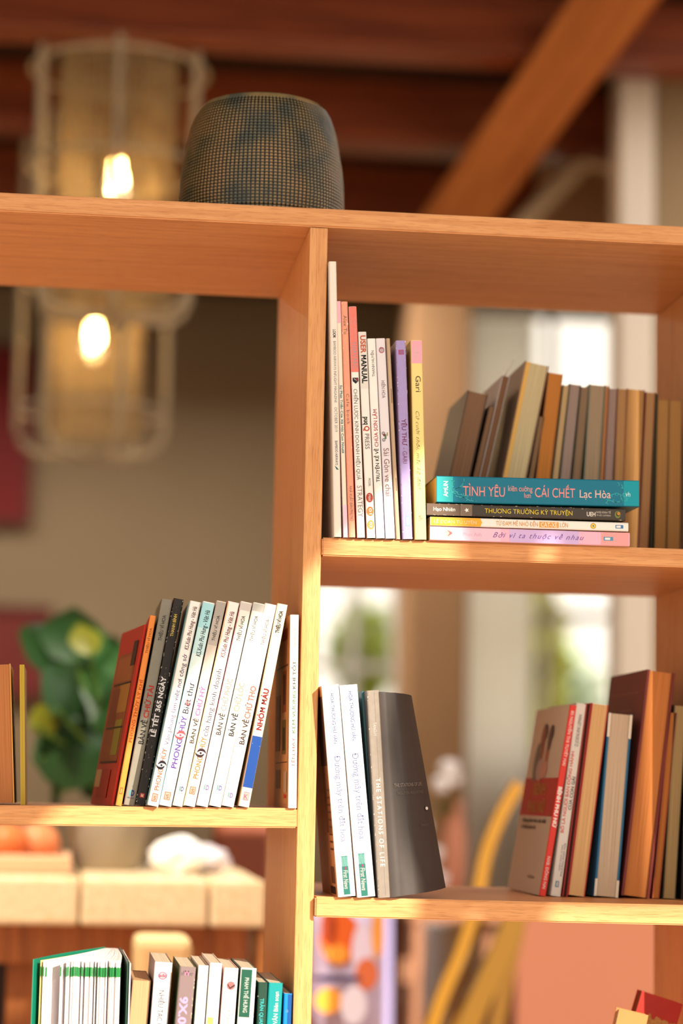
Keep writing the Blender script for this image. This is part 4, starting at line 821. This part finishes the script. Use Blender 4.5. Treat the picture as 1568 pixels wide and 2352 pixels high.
vs = [bm.verts.new((x, -.0003, z)) for x, z in pts]; bm.faces.new(vs); from_bm('cover_print', bm, mat('#b5854a', .6, noise=.6, nscale=300), e)
e, W_, H_ = slab('book', 'tan book leaning in front of the red one in the bottom compartment', [(1422, 2316), (1484, 2346), (1440, 2560), (1372, 2545)], .10, .015, '#b8804a', '#c9b8b0')

# ================================================================ ceramic pot
c0 = at(600, 470, .15); 
pot = empty('ceramic_pot', (c0.x, .15, zT(c0.x)+.0003), label='dark glazed ceramic pot with incised grid standing on the top board', cat='pot')
def px_r(px_half): return px_half*(.15-CAM.y)/FPX*1.03
R0 = .098; HP = at(600, 251, .15).z-pot.location.z
prof = [(.68, 0), (.84, .006), (.94, .03), (.995, .12), (1.0, .25), (.985, .4), (.955, .56), (.915, .7), (.875, .81), (.83, .9), (.785, .955), (.735, .99), (.70, 1.0), (.68, .99), (.70, .95), (.74, .8), (.78, .5), (.74, .1), (.3, .06)]
rows = []
bmp = bmesh.new()
def samp(prof, n):
    out = []
    L = [0]
    for (a, b_), (c_, d_) in zip(prof, prof[1:]): L.append(L[-1]+math.hypot((c_-a)*R0, (d_-b_)*HP))
    for i in range(n+1):
        t = L[-1]*i/n; k = max(j for j in range(len(L)-1) if L[j] <= t+1e-9) if t < L[-1] else len(L)-2; f = (t-L[k])/(L[k+1]-L[k]); out.append((prof[k][0]+(prof[k+1][0]-prof[k][0])*f, prof[k][1]+(prof[k+1][1]-prof[k][1])*f))
    return out
body = samp(prof[:12], 190); rnd = random.Random(3)
SEG = 480
gr = []
def groove(i): return 1 if i % 5 == 0 else 0
rings = []
for i, (r, z) in enumerate(body):
    ring = []
    for k in range(SEG):
        a = 2*math.pi*k/SEG; wob = int(1.2*math.sin(a*3+1)+.8*math.sin(a*7))
        g = 0
        if 6 < i < 183:
            if i % 4 == 0: g = 1
            if (k+int(.9*math.sin(i*.13))) % 4 == 0: g = 1
        rr = r*R0 - g*.0012 + .0003*math.sin(a*9+z*20)
        ring.append(bmp.verts.new((rr*math.cos(a), rr*math.sin(a), z*HP)))
    rings.append(ring)
for A, B in zip(rings, rings[1:]):
    for k in range(SEG): bmp.faces.new((A[k], A[(k+1) % SEG], B[(k+1) % SEG], B[k]))
inner = prof[11:]; prev = rings[-1]
for r, z in inner[1:]:
    ring = [bmp.verts.new((r*R0*math.cos(2*math.pi*k/SEG), r*R0*math.sin(2*math.pi*k/SEG), z*HP)) for k in range(SEG)]
    for k in range(SEG): bmp.faces.new((prev[k], prev[(k+1) % SEG], ring[(k+1) % SEG], ring[k]))
    prev = ring
bmp.faces.new(prev[::-1]); bmp.faces.new(rings[0][::-1])
m = bpy.data.materials.new('glaze'); m.use_nodes = True; nt = m.node_tree; bs = nt.nodes['Principled BSDF']; L = nt.links.new
tc = nt.nodes.new('ShaderNodeTexCoord'); n = nt.nodes.new('ShaderNodeTexNoise'); n.inputs['Scale'].default_value = 22; n.inputs['Detail'].default_value = 4; L(tc.outputs['Object'], n.inputs['Vector'])
r = nt.nodes.new('ShaderNodeValToRGB'); e = r.color_ramp.elements; e[0].position = .35; e[0].color = lin('#5a5c50'); e[1].position = .65; e[1].color = lin('#a8855a'); x_ = e.new(.5); x_.color = lin('#8f7a54'); L(n.outputs['Fac'], r.inputs[0])
# colour goes near black in the incised lines: radius against the smooth wall, from the mesh attribute
at_ = nt.nodes.new('ShaderNodeAttribute'); at_.attribute_name = 'incised'; mx = nt.nodes.new('ShaderNodeMix'); mx.data_type = 'RGBA'; mr = nt.nodes.new('ShaderNodeMapRange'); mr.inputs['From Min'].default_value = .05; mr.inputs['From Max'].default_value = .4; L(at_.outputs['Fac'], mr.inputs[0]); L(mr.outputs[0], mx.inputs[0]); L(r.outputs[0], mx.inputs[6]); mx.inputs[7].default_value = lin('#060905'); L(mx.outputs[2], bs.inputs['Base Color'])
bs.inputs['Roughness'].default_value = .16; bs.inputs['Specular IOR Level'].default_value = .3; bs.inputs['Coat Weight'].default_value = .12; bs.inputs['Coat Roughness'].default_value = .08
ob = from_bm('body', bmp, m, pot, smooth=True)
att = ob.data.attributes.new('incised', 'FLOAT', 'POINT'); vals = [0.0]*len(ob.data.vertices)
for i in range(len(body)):
    for k in range(SEG):
        if 6 < i < 183 and (i % 4 == 0 or (k+int(.9*math.sin(i*.13))) % 4 == 0): vals[i*SEG+k] = 1.0
att.data.foreach_set('value', vals)

# ================================================================ pendant lamps
def rrect(hw, z0, z1, r, n=6):
    pts = []
    for cx, cz, a0 in ((hw-r, z1-r, 0), (-hw+r, z1-r, 90), (-hw+r, z0+r, 180), (hw-r, z0+r, 270)):
        for i in range(n+1): a = math.radians(a0+90*i/n); pts.append((cx+r*math.cos(a), cz+r*math.sin(a)))
    return pts
def lamp(label, px, Y, ytop, ybot, hwpx, mtop, mbot, mrpx, ybulb, bcol, ebulb, rot=.5, lightE=6):
    s_ = (Y-CAM.y)/FPX*1.01; p = at(px, ybulb, Y); e = empty('pendant_lamp', p, (0, 0, rot), label, 'pendant lamp', None)
    zf_ = lambda y: (ybulb-y)*s_
    hw = hwpx*s_; z0, z1 = zf_(ybot), zf_(ytop); mw = mat('#b3a48a', .6)
    for i in range(3):
        a = math.pi*i/3; bm = bmesh.new(); tube(bm, [(x*math.cos(a), x*math.sin(a), z) for x, z in rrect(hw, z0, z1, .07)], .008, 8, closed=True); from_bm('frame_loop', bm, mw, e, True)
    for z in (z0+.10, (z0+z1)/2, z1-.10):
        bm = bmesh.new(); tube(bm, [(hw*math.cos(t*math.pi/16), hw*math.sin(t*math.pi/16), z) for t in range(32)], .005, 6, closed=True); from_bm('frame_ring', bm, mw, e, True)
    # woven cylinder: crossing slanted strands
    bm = bmesh.new(); r = mrpx*s_; a0, a1 = zf_(mbot), zf_(mtop); rnd = random.Random(int(px)); n = 52
    for sg in (1, -1):
        for i in range(n):
            a = 2*math.pi*i/n+rnd.uniform(-.02, .02); tw = sg*.55; pts = [(r*math.cos(a+tw*t)*(1+.01*sg), r*math.sin(a+tw*t)*(1+.01*sg), a0+(a1-a0)*t) for t in (0, .25, .5, .75, 1)]
            tube(bm, pts, .0017, 4)
    for i in range(36):
        z = a0+(a1-a0)*i/35; tube(bm, [(r*math.cos(t*math.pi/12), r*math.sin(t*math.pi/12), z) for t in range(24)], .0013, 4, closed=True)
    o = from_bm('woven_shade', bm, mat('#a8926c', .8), e); o['kind'] = 'stuff'
    bm = bmesh.new(); lathe(bm, [(.016, .05), (.016, .03), (.02, .018), (.034, -.01), (.036, -.03), (.028, -.055), (.012, -.068), (.002, -.07)], 24); g = from_bm('bulb', bm, glass(), e, True)
    bm = bmesh.new(); tube(bm, [(0, 0, .03), (.004, .008, -.01), (-.006, 0, -.03), (.006, -.006, -.012), (0, 0, .03)], .012, 6); from_bm('filament', bm, mat(bcol, emit=ebulb), g)
    bm = bmesh.new(); lathe(bm, [(.012, .13), (.02, .12), (.022, .09), (.018, .085), (.02, .05), (.017, .045)], 20); from_bm('socket', bm, mat('#7a4a22', .35, metal=.8), e, True)
    bm = bmesh.new(); tube(bm, [(0, 0, .12), (0, 0, CEIL-p.z)], .004, 6); from_bm('cord', bm, mat('#4a3a2c', .7), e)
    l = bpy.data.lights.new('bulb_light', 'POINT'); l.energy = lightE; l.color = (1, .76, .5); l.shadow_soft_size = .03; lo = bpy.data.objects.new('bulb_light', l); COL.objects.link(lo); lo.location = p-Vector((0, .0, .02))
lamp('lit pendant with woven cylinder and white wire frame, bulb showing above the top board', 268, 2.2, 45, 735, 205, -70, 715, 135, 405, '#ffcf7a', 90, lightE=1.5)
lamp('lit pendant hanging lower, its bulb seen below the top board', 215, 2.75, 245, 1050, 170, 520, 1000, 112, 770, '#ffcf7a', 90, rot=.9, lightE=1.5)
lamp('dim distant pendant beside the big slanting timber', 1115, 3.7, 40, 520, 100, 70, 450, 62, 118, '#c8824a', 2.2, rot=.2, lightE=.6)

# ================================================================ things behind the bookcase, left side
Yp = 4.97
def picture(label, x0, x1, y0, y1, col):
    a, b_ = at(x0, y1, Yp), at(x1, y0, Yp); e = empty('picture', (a.x, Yp, a.z), label=label, cat='picture')
    W_, H_ = b_.x-a.x, b_.z-a.z; box('canvas', .02, W_-.02, -.012, 0, .02, H_-.02, mat(col, .6, noise=.2, nscale=6), e); m = mat('#5a1a14', .5)
    for n_, q in (('frame_bar', (0, W_, 0, .02)), ('frame_bar', (0, W_, H_-.02, H_)), ('frame_bar', (0, .02, .02, H_-.02)), ('frame_bar', (W_-.02, W_, .02, H_-.02))): box(n_, q[0], q[1], -.022, 0, q[2], q[3], m, e)
picture('tall dark red picture on the back wall', -160, 84, 795, 1200, '#701210')
picture('lower dull red picture behind the plant', -120, 122, 1395, 1600, '#702a24')
# counter
Yt = 1.0; zt = at(300, 2020, Yt).z; zb_ = at(300, 2128, Yt).z; xe = at(612, 2080, Yt).x; x0_ = XL+1.6
ct = empty('counter', (0, Yt, 0), label='pale wooden counter of thick planks behind the bookcase', cat='counter')
joints = [x0_, at(-200, 2080, Yt).x, at(183, 2080, Yt).x, at(480, 2080, Yt).x, xe]
m_ct = wood('#f6dfb8', '#ecd0a2', 'y', .6)
for a, b_ in zip(joints, joints[1:]): box('plank', a+.002, b_-.002, 0, .62, zb_, zt, m_ct, ct, .006)
m_leg = wood('#b06c38', '#8e5226', 'z', .6)
box('apron', x0_+.1, xe-.03, .05, .09, zb_-.06, zb_-.0005, m_leg, ct, .003)
for a, b_ in ((15, 165), (445, 575)): box('support', at(a, 2200, Yt+.06).x, at(b_, 2200, Yt+.06).x, .1, .5, 0, zb_-.0005, m_leg, ct, .004)
m_dark = mat('#2a1a14', .9); struct(box('wall_panel', XL, at(640, 2200, 1.9).x, 1.9, 1.95, 0, zb_-.1, m_dark))
st = at(378, 2158, .75); sw = at(442, 2158, .75).x-at(312, 2158, .75).x
stl = empty('stool', (st.x, .75, 0), label='stool with a pale rounded seat in front of the counter', cat='stool')
box('seat', -sw/2, sw/2, -.0, .16, st.z-.10, st.z, mat('#efcf98', .6), stl, .012)
for sx in (-1, 1):
    for sy in (.02, .14):
        bm = bmesh.new(); tube(bm, [(sx*sw*.4, sy, st.z-.10), (sx*sw*.5, sy, 0)], .012, 8); from_bm('leg', bm, m_leg, stl)
# pot plant on the counter
pp = atz(247, 2030, zt) ; Ypl = 1.38; pw = (at(345, 1900, Ypl).x-at(150, 1900, Ypl).x)/2; pc = at(247, 1900, Ypl)
pl = empty('potted_plant', (pc.x, Ypl, zt+.0003), label='broad dark green leafy plant in a grey-beige pot on the counter', cat='plant')
hz = at(247, 1868, Ypl).z-zt
bm = bmesh.new(); lathe(bm, [(pw*.72, 0), (pw*.78, .005), (pw*1.0, hz*.9), (pw*1.02, hz), (pw*.94, hz), (pw*.9, hz*.85), (.01, hz*.82)], 40); from_bm('pot', bm, mat('#a39784', .7, noise=.15, nscale=10), pl, True)
def leafmesh(L_, W_):
    bm = bmesh.new(); n = 8; prof_ = [0, .62, .92, 1, .95, .8, .58, .3, 0]; cols = []
    for i in range(n+1):
        t = i/n; row = []
        for s2 in (-1, -.5, 0, .5, 1): row.append(bm.verts.new((s2*W_/2*prof_[i]*(1-.0*t), t*L_-(.12*L_ if (abs(s2) == 1 and i < 2) else 0), -.28*L_*t*t-.1*W_*abs(s2)*prof_[i])))
        cols.append(row)
    for A, B in zip(cols, cols[1:]):
        for k in range(4):
            try: bm.faces.new((A[k], A[k+1], B[k+1], B[k]))
            except Exception: pass
    me = bpy.data.meshes.new('leaf'); bm.to_mesh(me); bm.free()
    for p in me.polygons: p.use_smooth = True
    return me
rnd = random.Random(11); s_ = (Ypl-CAM.y)/FPX
LV = [(110, 1540, .5, 1, 0), (170, 1510, .1, 1, 0), (205, 1495, -.2, .6, 1), (255, 1560, -.5, 1, 0), (80, 1670, 1.0, .6, 1), (130, 1630, .6, .8, 0), (200, 1600, 0, 1.1, 0), (280, 1640, -.9, 1, 0), (95, 1740, 1.3, 1, 0), (150, 1720, .7, 1.1, 0), (230, 1700, -.3, 1.2, 0), (300, 1730, -1.2, .9, 0), (180, 1790, .4, 1, 0), (250, 1800, -.7, 1, 0), (125, 1820, 1.5, .8, 0), (215, 1650, .3, 1.0, 0), (140, 1570, .3, .9, 0)]
lm = leafmesh(.135, .12); ly = leafmesh(.12, .09); lm.materials.append(mat('#20401a', .45, .3, noise=.3, nscale=12)); ly.materials.append(mat('#6a6a18', .5, .3, noise=.3, nscale=12))  # yellow-green copies: sunlight on a few leaves put into their colour
for px_, py_, ang, sc_, y_ in LV:
    yy = Ypl+rnd.uniform(-.14, .10); tip = at(px_, py_, yy)-pl.location
    me = ly if y_ else lm
    o = link('leaf', me, pl); o.location = tip; o.scale = (sc_, sc_, sc_); o.rotation_euler = (rnd.uniform(-.9, .1), rnd.uniform(-.4, .4), math.pi+ang*.9+rnd.uniform(-.3, .3)) if 0 else (math.radians(rnd.uniform(35, 80)), ang, rnd.uniform(-.6, .6))
    bm = bmesh.new(); tube(bm, [(0, 0, hz*.8), (tip.x*.3, tip.y*.3, hz+tip.z*.4), tuple(tip)], .004, 6); from_bm('stem', bm, mat('#4a6a2a', .6), pl)
# things on the counter
p = at(165, 1958, 1.2); bk = empty('tray', (at(-60, 1990, 1.2).x, 1.12, zt+.0004), label='pale wooden tray lying on the counter beside the pot', cat='tray')
tw = at(165, 1958, 1.12).x-bk.location.x; box('base', 0, tw, 0, .26, 0, .012, mat('#d9a987', .6), bk, .004); box('rim', 0, tw, 0, .012, .012, .03, mat('#e3b490', .6), bk, .003); box('rim', 0, tw, .248, .26, .012, .03, mat('#e3b490', .6), bk, .003); box('rim', tw-.012, tw, .012, .248, .012, .03, mat('#e3b490', .6), bk, .003)
def fruit(px_, py_, Y, r, col, label):
    q = at(px_, py_, Y); e = empty('fruit', (q.x, Y, bk.location.z+.0125), label=label, cat='fruit', group='fruit in the tray'); bm = bmesh.new(); bmesh.ops.create_icosphere(bm, subdivisions=3, radius=r)
    for v in bm.verts: v.co.z = v.co.z*.9+r*.9
    from_bm('skin', bm, mat(col, .4), e, True); bm = bmesh.new(); tube(bm, [(0, 0, r*1.75), (.002, 0, r*1.95)], .0025, 6); from_bm('stalk', bm, mat('#4a3a20', .8), e)
fruit(15, 1905, 1.24, .036, '#d9753f', 'orange fruit in the tray at the picture edge'); fruit(88, 1905, 1.28, .036, '#e08a5c', 'second orange fruit in the tray, nearer the pot')
def crumple(name, label, px_, py_, Y, rx, rz, col, cat, base=None):
    q = at(px_, py_, Y); e = empty(name, (q.x, Y, base if base else q.z-rz), label=label, cat=cat); bm = bmesh.new(); bmesh.ops.create_icosphere(bm, subdivisions=4, radius=1); rr = random.Random(int(px_))
    ph = [rr.uniform(0, 6) for _ in range(6)]
    for v in bm.verts:
        c_ = v.co; k = 1+.12*math.sin(c_.x*5+ph[0])*math.cos(c_.z*4+ph[1])+.08*math.sin(c_.y*8+ph[2]+c_.x*6)+.05*math.sin(c_.z*13+ph[3]); v.co = Vector((c_.x*rx*k, c_.y*rx*.8*k, max((c_.z*k+1)*rz, 0)))
    from_bm('fabric', bm, mat(col, .8), e, True); return e
crumple('napkin', 'crumpled white napkin on the counter right of the pot', 412, 1950, 1.25, .045, .030, '#ffffff', 'napkin', zt+.0004)
crumple('napkin', 'smaller crumpled lilac-white napkin beside the larger one', 478, 1955, 1.3, .036, .022, '#ece4ee', 'napkin', zt+.0004)
e = empty('board', (at(400, 1990, 1.1).x, 1.1, zt+.0004), label='low tan wooden serving board under the end of the napkins', cat='serving board')
# chair back, red-brown
a = at(490, 1915, 1.75); b_ = at(640, 2010, 1.75); ch = empty('bar_chair', (a.x, 1.75, 0), label='red-brown leather bar chair behind the counter', cat='chair')
box('backrest', 0, b_.x-a.x, 0, .05, b_.z-.1, a.z+.03, mat('#8a4a34', .5), ch, .02); box('seat', 0, b_.x-a.x, .04, .4, .72, .78, mat('#8a4a34', .5), ch, .02)
for sx in (.03, b_.x-a.x-.03):
    for sy in (.03, .37): bm = bmesh.new(); tube(bm, [(sx, sy, 0), (sx, sy, .73 if sy > .1 else b_.z)], .014, 8); from_bm('leg', bm, m_leg, ch)
bpy.data.objects.remove(e)

# ================================================================ things behind the bookcase, right side
# low pinkish wall under the tall window
# yellow lounge chair of broad bent bands
yc = empty('lounge_chair', (at(1120, 2100, 1.5).x, 1.5, 0), label='mustard yellow lounge chair of broad bent bands behind the lower shelf', cat='chair')
o0 = yc.location
def band(pts, wd, Y, name='band'):
    bm = bmesh.new(); P_ = []
    for i in range(len(pts)-1):
        for t in (0, .33, .66):
            x = pts[i][0]+(pts[i+1][0]-pts[i][0])*t; y = pts[i][1]+(pts[i+1][1]-pts[i][1])*t; P_.append(at(x, y, Y)-o0)
    P_.append(at(pts[-1][0], pts[-1][1], Y)-o0); tube(bm, P_, .02, 10, flat=(.008, wd/2)); 
    # section: broad across the view
    from_bm(name, bm, mat('#e3a21c', .5), yc, True)
def strap(pts, wpx, Y, name='band', col='#94660e'):
    V, F = [], []; s_ = (Y-CAM.y)/FPX; Q = []
    m_ = len(pts)
    for i in range((m_-1)*5+1):
        u = i/5; k = min(int(u), m_-2); t = u-k
        p0, p1, p2, p3 = pts[max(k-1, 0)], pts[k], pts[k+1], pts[min(k+2, m_-1)]
        c_ = [.5*((2*p1[j])+(-p0[j]+p2[j])*t+(2*p0[j]-5*p1[j]+4*p2[j]-p3[j])*t*t+(-p0[j]+3*p1[j]-3*p2[j]+p3[j])*t**3) for j in (0, 1)]
        Q.append(at(c_[0], c_[1], Y)-o0)
    bm = bmesh.new(); prev = None; first = None
    for i, p in enumerate(Q):
        t = (Q[min(i+1, len(Q)-1)]-Q[max(i-1, 0)]); t.normalize(); n_ = Vector((t.z, 0, -t.x)); hw = wpx*s_/2
        ring = [bm.verts.new(p+n_*hw+Vector((0, d_, 0))) for d_ in (-.008, .008)]+[bm.verts.new(p-n_*hw+Vector((0, d_, 0))) for d_ in (.008, -.008)]
        if prev:
            for k in range(4): bm.faces.new((prev[k], prev[(k+1) % 4], ring[(k+1) % 4], ring[k]))
        else: bm.faces.new(ring[::-1])
        prev = ring
    bm.faces.new(prev); bmesh.ops.recalc_face_normals(bm, faces=bm.faces)
    from_bm(name, bm, mat(col, .5), yc)
strap([(1190, 1800), (1150, 1870), (1115, 1960), (1095, 2060), (1060, 2180), (1010, 2300), (975, 2420), (940, 2560)], 30, 1.45)
strap([(1192, 2060), (1165, 2150), (1120, 2250), (1070, 2370), (1030, 2560)], 52, 1.55, col='#7c560c')
strap([(1200, 2070), (1170, 2200), (1150, 2300), (1130, 2400), (1110, 2560)], 36, 1.62, col='#744e0b')
strap([(1120, 2060), (1090, 2200), (1040, 2340), (1010, 2560)], 14, 1.66, col='#83560e')
zseat = at(1050, 2500, 1.5).z
box('seat', -.2, .2, -.08, .22, max(zseat-.05, .35), max(zseat, .4), mat('#b8821a', .6), yc, .02)
for sx in (-.18, .18):
    for sy in (-.06, .2): bm = bmesh.new(); tube(bm, [(sx, sy, 0), (sx, sy, max(zseat-.05, .35))], .014, 8); from_bm('leg', bm, mat('#c98a1c', .6), yc)
# cushions with purple and orange pattern
cq = at(795, 2240, 1.3); cu = empty('cushion', (cq.x, 1.3, at(795, 2420, 1.3).z), label='patterned cushion of orange discs on lilac, right behind the divider', cat='cushion')
sc_ = (1.3-CAM.y)/FPX; hw = 80*sc_; hh = 340*sc_
bm = bmesh.new(); bmesh.ops.create_cube(bm, size=1); bmesh.ops.subdivide_edges(bm, edges=bm.edges[:], cuts=7, use_grid_fill=True)
for v in bm.verts:
    c_ = v.co; k = (1-(2*c_.x)**4*.5)*(1-(2*c_.z)**4*.5); v.co = Vector((c_.x*2*hw, c_.y*.12*k-.0, (c_.z+.5)*hh))
from_bm('case', bm, mat('#cdbfe0', .8), cu, True)
def cdisc(px_, py_, r1, r2, col, l=.004):
    q = at(px_, py_, 1.3)-cu.location; P_ = [(q.x+r1*sc_*math.cos(i*.4), -.06-l, q.z+r2*sc_*math.sin(i*.4)) for i in range(16)]
    me = bpy.data.meshes.new('print'); me.from_pydata(P_, [], [tuple(range(16))]); link('print', me, cu, mat(col, .8))
for a_ in ((770, 2150, 46, 60, '#e2672a', .003), (765, 2185, 24, 22, '#f0a040', .005), (855, 2135, 14, 60, '#f0a44a', .005), (830, 2230, 26, 36, '#d9734a', .005), (745, 2290, 32, 28, '#f3a23c', .005), (760, 2240, 60, 8, '#3f3050', .006), (800, 2300, 30, 44, '#e6def0', .007), (820, 2180, 24, 66, '#e3d6f0', .004), (742, 2120, 16, 40, '#8f3414', .006)): cdisc(*a_)
def post(name, label, cat, xa, xb, ya, Y, col, dep=.06, rough=.6, zbot=0):
    A_ = at(xa, ya, Y); B_ = at(xb, ya, Y); e = empty(name, ((A_.x+B_.x)/2, Y, zbot), label=label, cat=cat); W_ = (B_.x-A_.x)/2; return e, W_, A_.z-zbot
e, W_, H_ = post('folded_parasol', 'lilac furled parasol standing behind the cushion', 'parasol', 866, 905, 2085, 2.1, '#9a8fb8')
bm = bmesh.new(); prof_ = [(W_*.9, H_*.1), (W_*1.1, H_*.3), (W_, H_*.7), (W_*.7, H_), (.012, H_+.02)]
lathe(bm, prof_, 24); from_bm('fabric', bm, mat('#a99ccb', .8), e, True); bm = bmesh.new(); lathe(bm, [(.012, 0), (.012, H_*.12)], 12); from_bm('pole', bm, mat('#6a4a38'), e); bm = bmesh.new(); lathe(bm, [(.12, 0), (.12, .03), (.03, .05)], 24); from_bm('foot', bm, mat('#6a5a50'), e)
e, W_, H_ = post('coat_stand', 'dark brown wooden post beside the furled parasol', 'coat stand', 892, 935, 2100, 2.63, '#2a140e')
box('pole', -W_, W_, -.03, .03, 0, H_, mat('#2a120a', .6), e, .006); box('foot', -.08, .08, -.08, .08, 0, .04, mat('#2a120a', .6), e, .01)
# tower of white stacked cups and plates
e, W_, H_ = post('side_table', 'small round table carrying a tower of white bowls', 'table', 925, 1030, 2345, 2.95, '#c9a080')
bm = bmesh.new(); lathe(bm, [(W_*1.5, H_-.02), (W_*1.55, H_-.01), (W_*1.5, H_)], 36); from_bm('tabletop', bm, mat('#c9a080'), e); bm = bmesh.new(); lathe(bm, [(.14, 0), (.14, .02), (.02, .04), (.02, H_-.02)], 24); from_bm('pedestal', bm, mat('#8a6a50'), e)
tb = e; z0_ = H_+.0004; zt_ = at(975, 2118, 2.95).z; nb = 11; hb_ = (zt_-z0_)/nb
bm0 = bmesh.new(); lathe(bm0, [(W_*.45, 0), (W_*.5, hb_*.2), (W_*.95, hb_*.98), (W_*1.0, hb_*.995), (W_*.92, hb_*.97), (W_*.4, hb_*.3)], 28); me0 = bpy.data.meshes.new('bowl'); bm0.to_mesh(me0); bm0.free(); me0.materials.append(mat('#f6efee', .35))
for p in me0.polygons: p.use_smooth = True
for i in range(nb):
    o = bpy.data.objects.new('bowl', me0); COL.objects.link(o); o.location = (tb.location.x+.003*math.sin(i*2.1), 2.95, z0_+i*hb_); tag(o, 'white bowl in the tower stacked on the small round table', 'bowl', 'stacked white bowls')
# vase with white blossoms
vq = at(1035, 2040, 2.4); Yv = 2.4
vt = empty('plant_stand', (vq.x, Yv, 0), label='slim brown plant stand below the white blossoms', cat='plant stand')
zv = at(1035, 2080, Yv).z; box('top', -.1, .12, -.08, .12, zv-.03, zv, mat('#a87458', .6), vt, .004)
for sx in (-.08, .10):
    for sy in (-.06, .1): box('leg', sx-.01, sx+.01, sy-.01, sy+.01, 0, zv-.03, mat('#a87458', .6), vt)
va = empty('flower_vase', (vq.x, Yv, zv+.0004), label='terracotta vase with large white blossoms seen beyond the grey-black paperback', cat='vase')
sv = (Yv-CAM.y)/FPX; bm = bmesh.new(); hv = 240*sv; lathe(bm, [(22*sv, 0), (34*sv, hv*.3), (36*sv, hv*.6), (26*sv, hv*.9), (28*sv, hv), (22*sv, hv*.95), (10*sv, hv*.3)], 28); from_bm('vase', bm, mat('#c58468', .7), va, True)
rnd = random.Random(8)
for px_, py_, rr in ((1030, 1765, 34), (1012, 1800, 30), (998, 1960, 26), (985, 2000, 30), (1010, 2020, 26), (970, 1900, 26), (1045, 1790, 20)):
    q = at(px_, py_, Yv-.07)-va.location; bm = bmesh.new()
    for k in range(9):
        a = k*2.4; t = .35+.5*(k % 3)/2; d_ = Vector((math.cos(a)*t, -.35+.1*(k % 2), math.sin(a)*t)); n_ = d_.normalized(); c_ = q+d_*rr*sv*.6; M = Matrix.Translation(c_) @ n_.to_track_quat('Z', 'Y').to_matrix().to_4x4() @ Matrix.Diagonal((rr*sv*.55, rr*sv*.42, rr*sv*.12, 1)); bmesh.ops.create_icosphere(bm, subdivisions=2, radius=1, matrix=M)
    fo = from_bm('blossom', bm, mat('#fbf6f4', .7), va, True); bm = bmesh.new(); tube(bm, [(0, 0, hv*.6), (q.x*.5, q.y*.5, max(hv, q.z*.6)), tuple(q)], .003, 6); from_bm('stem', bm, mat('#7a6a3a'), va)
# low salmon wall under the tall window
struct(box('wall_low', at(1185, 2200, 2.05).x, at(1530, 2200, 2.05).x, 2.05, 2.15, 0, at(1300, 2092, 2.05).z, mat('#8f5a46', .9, .1)))
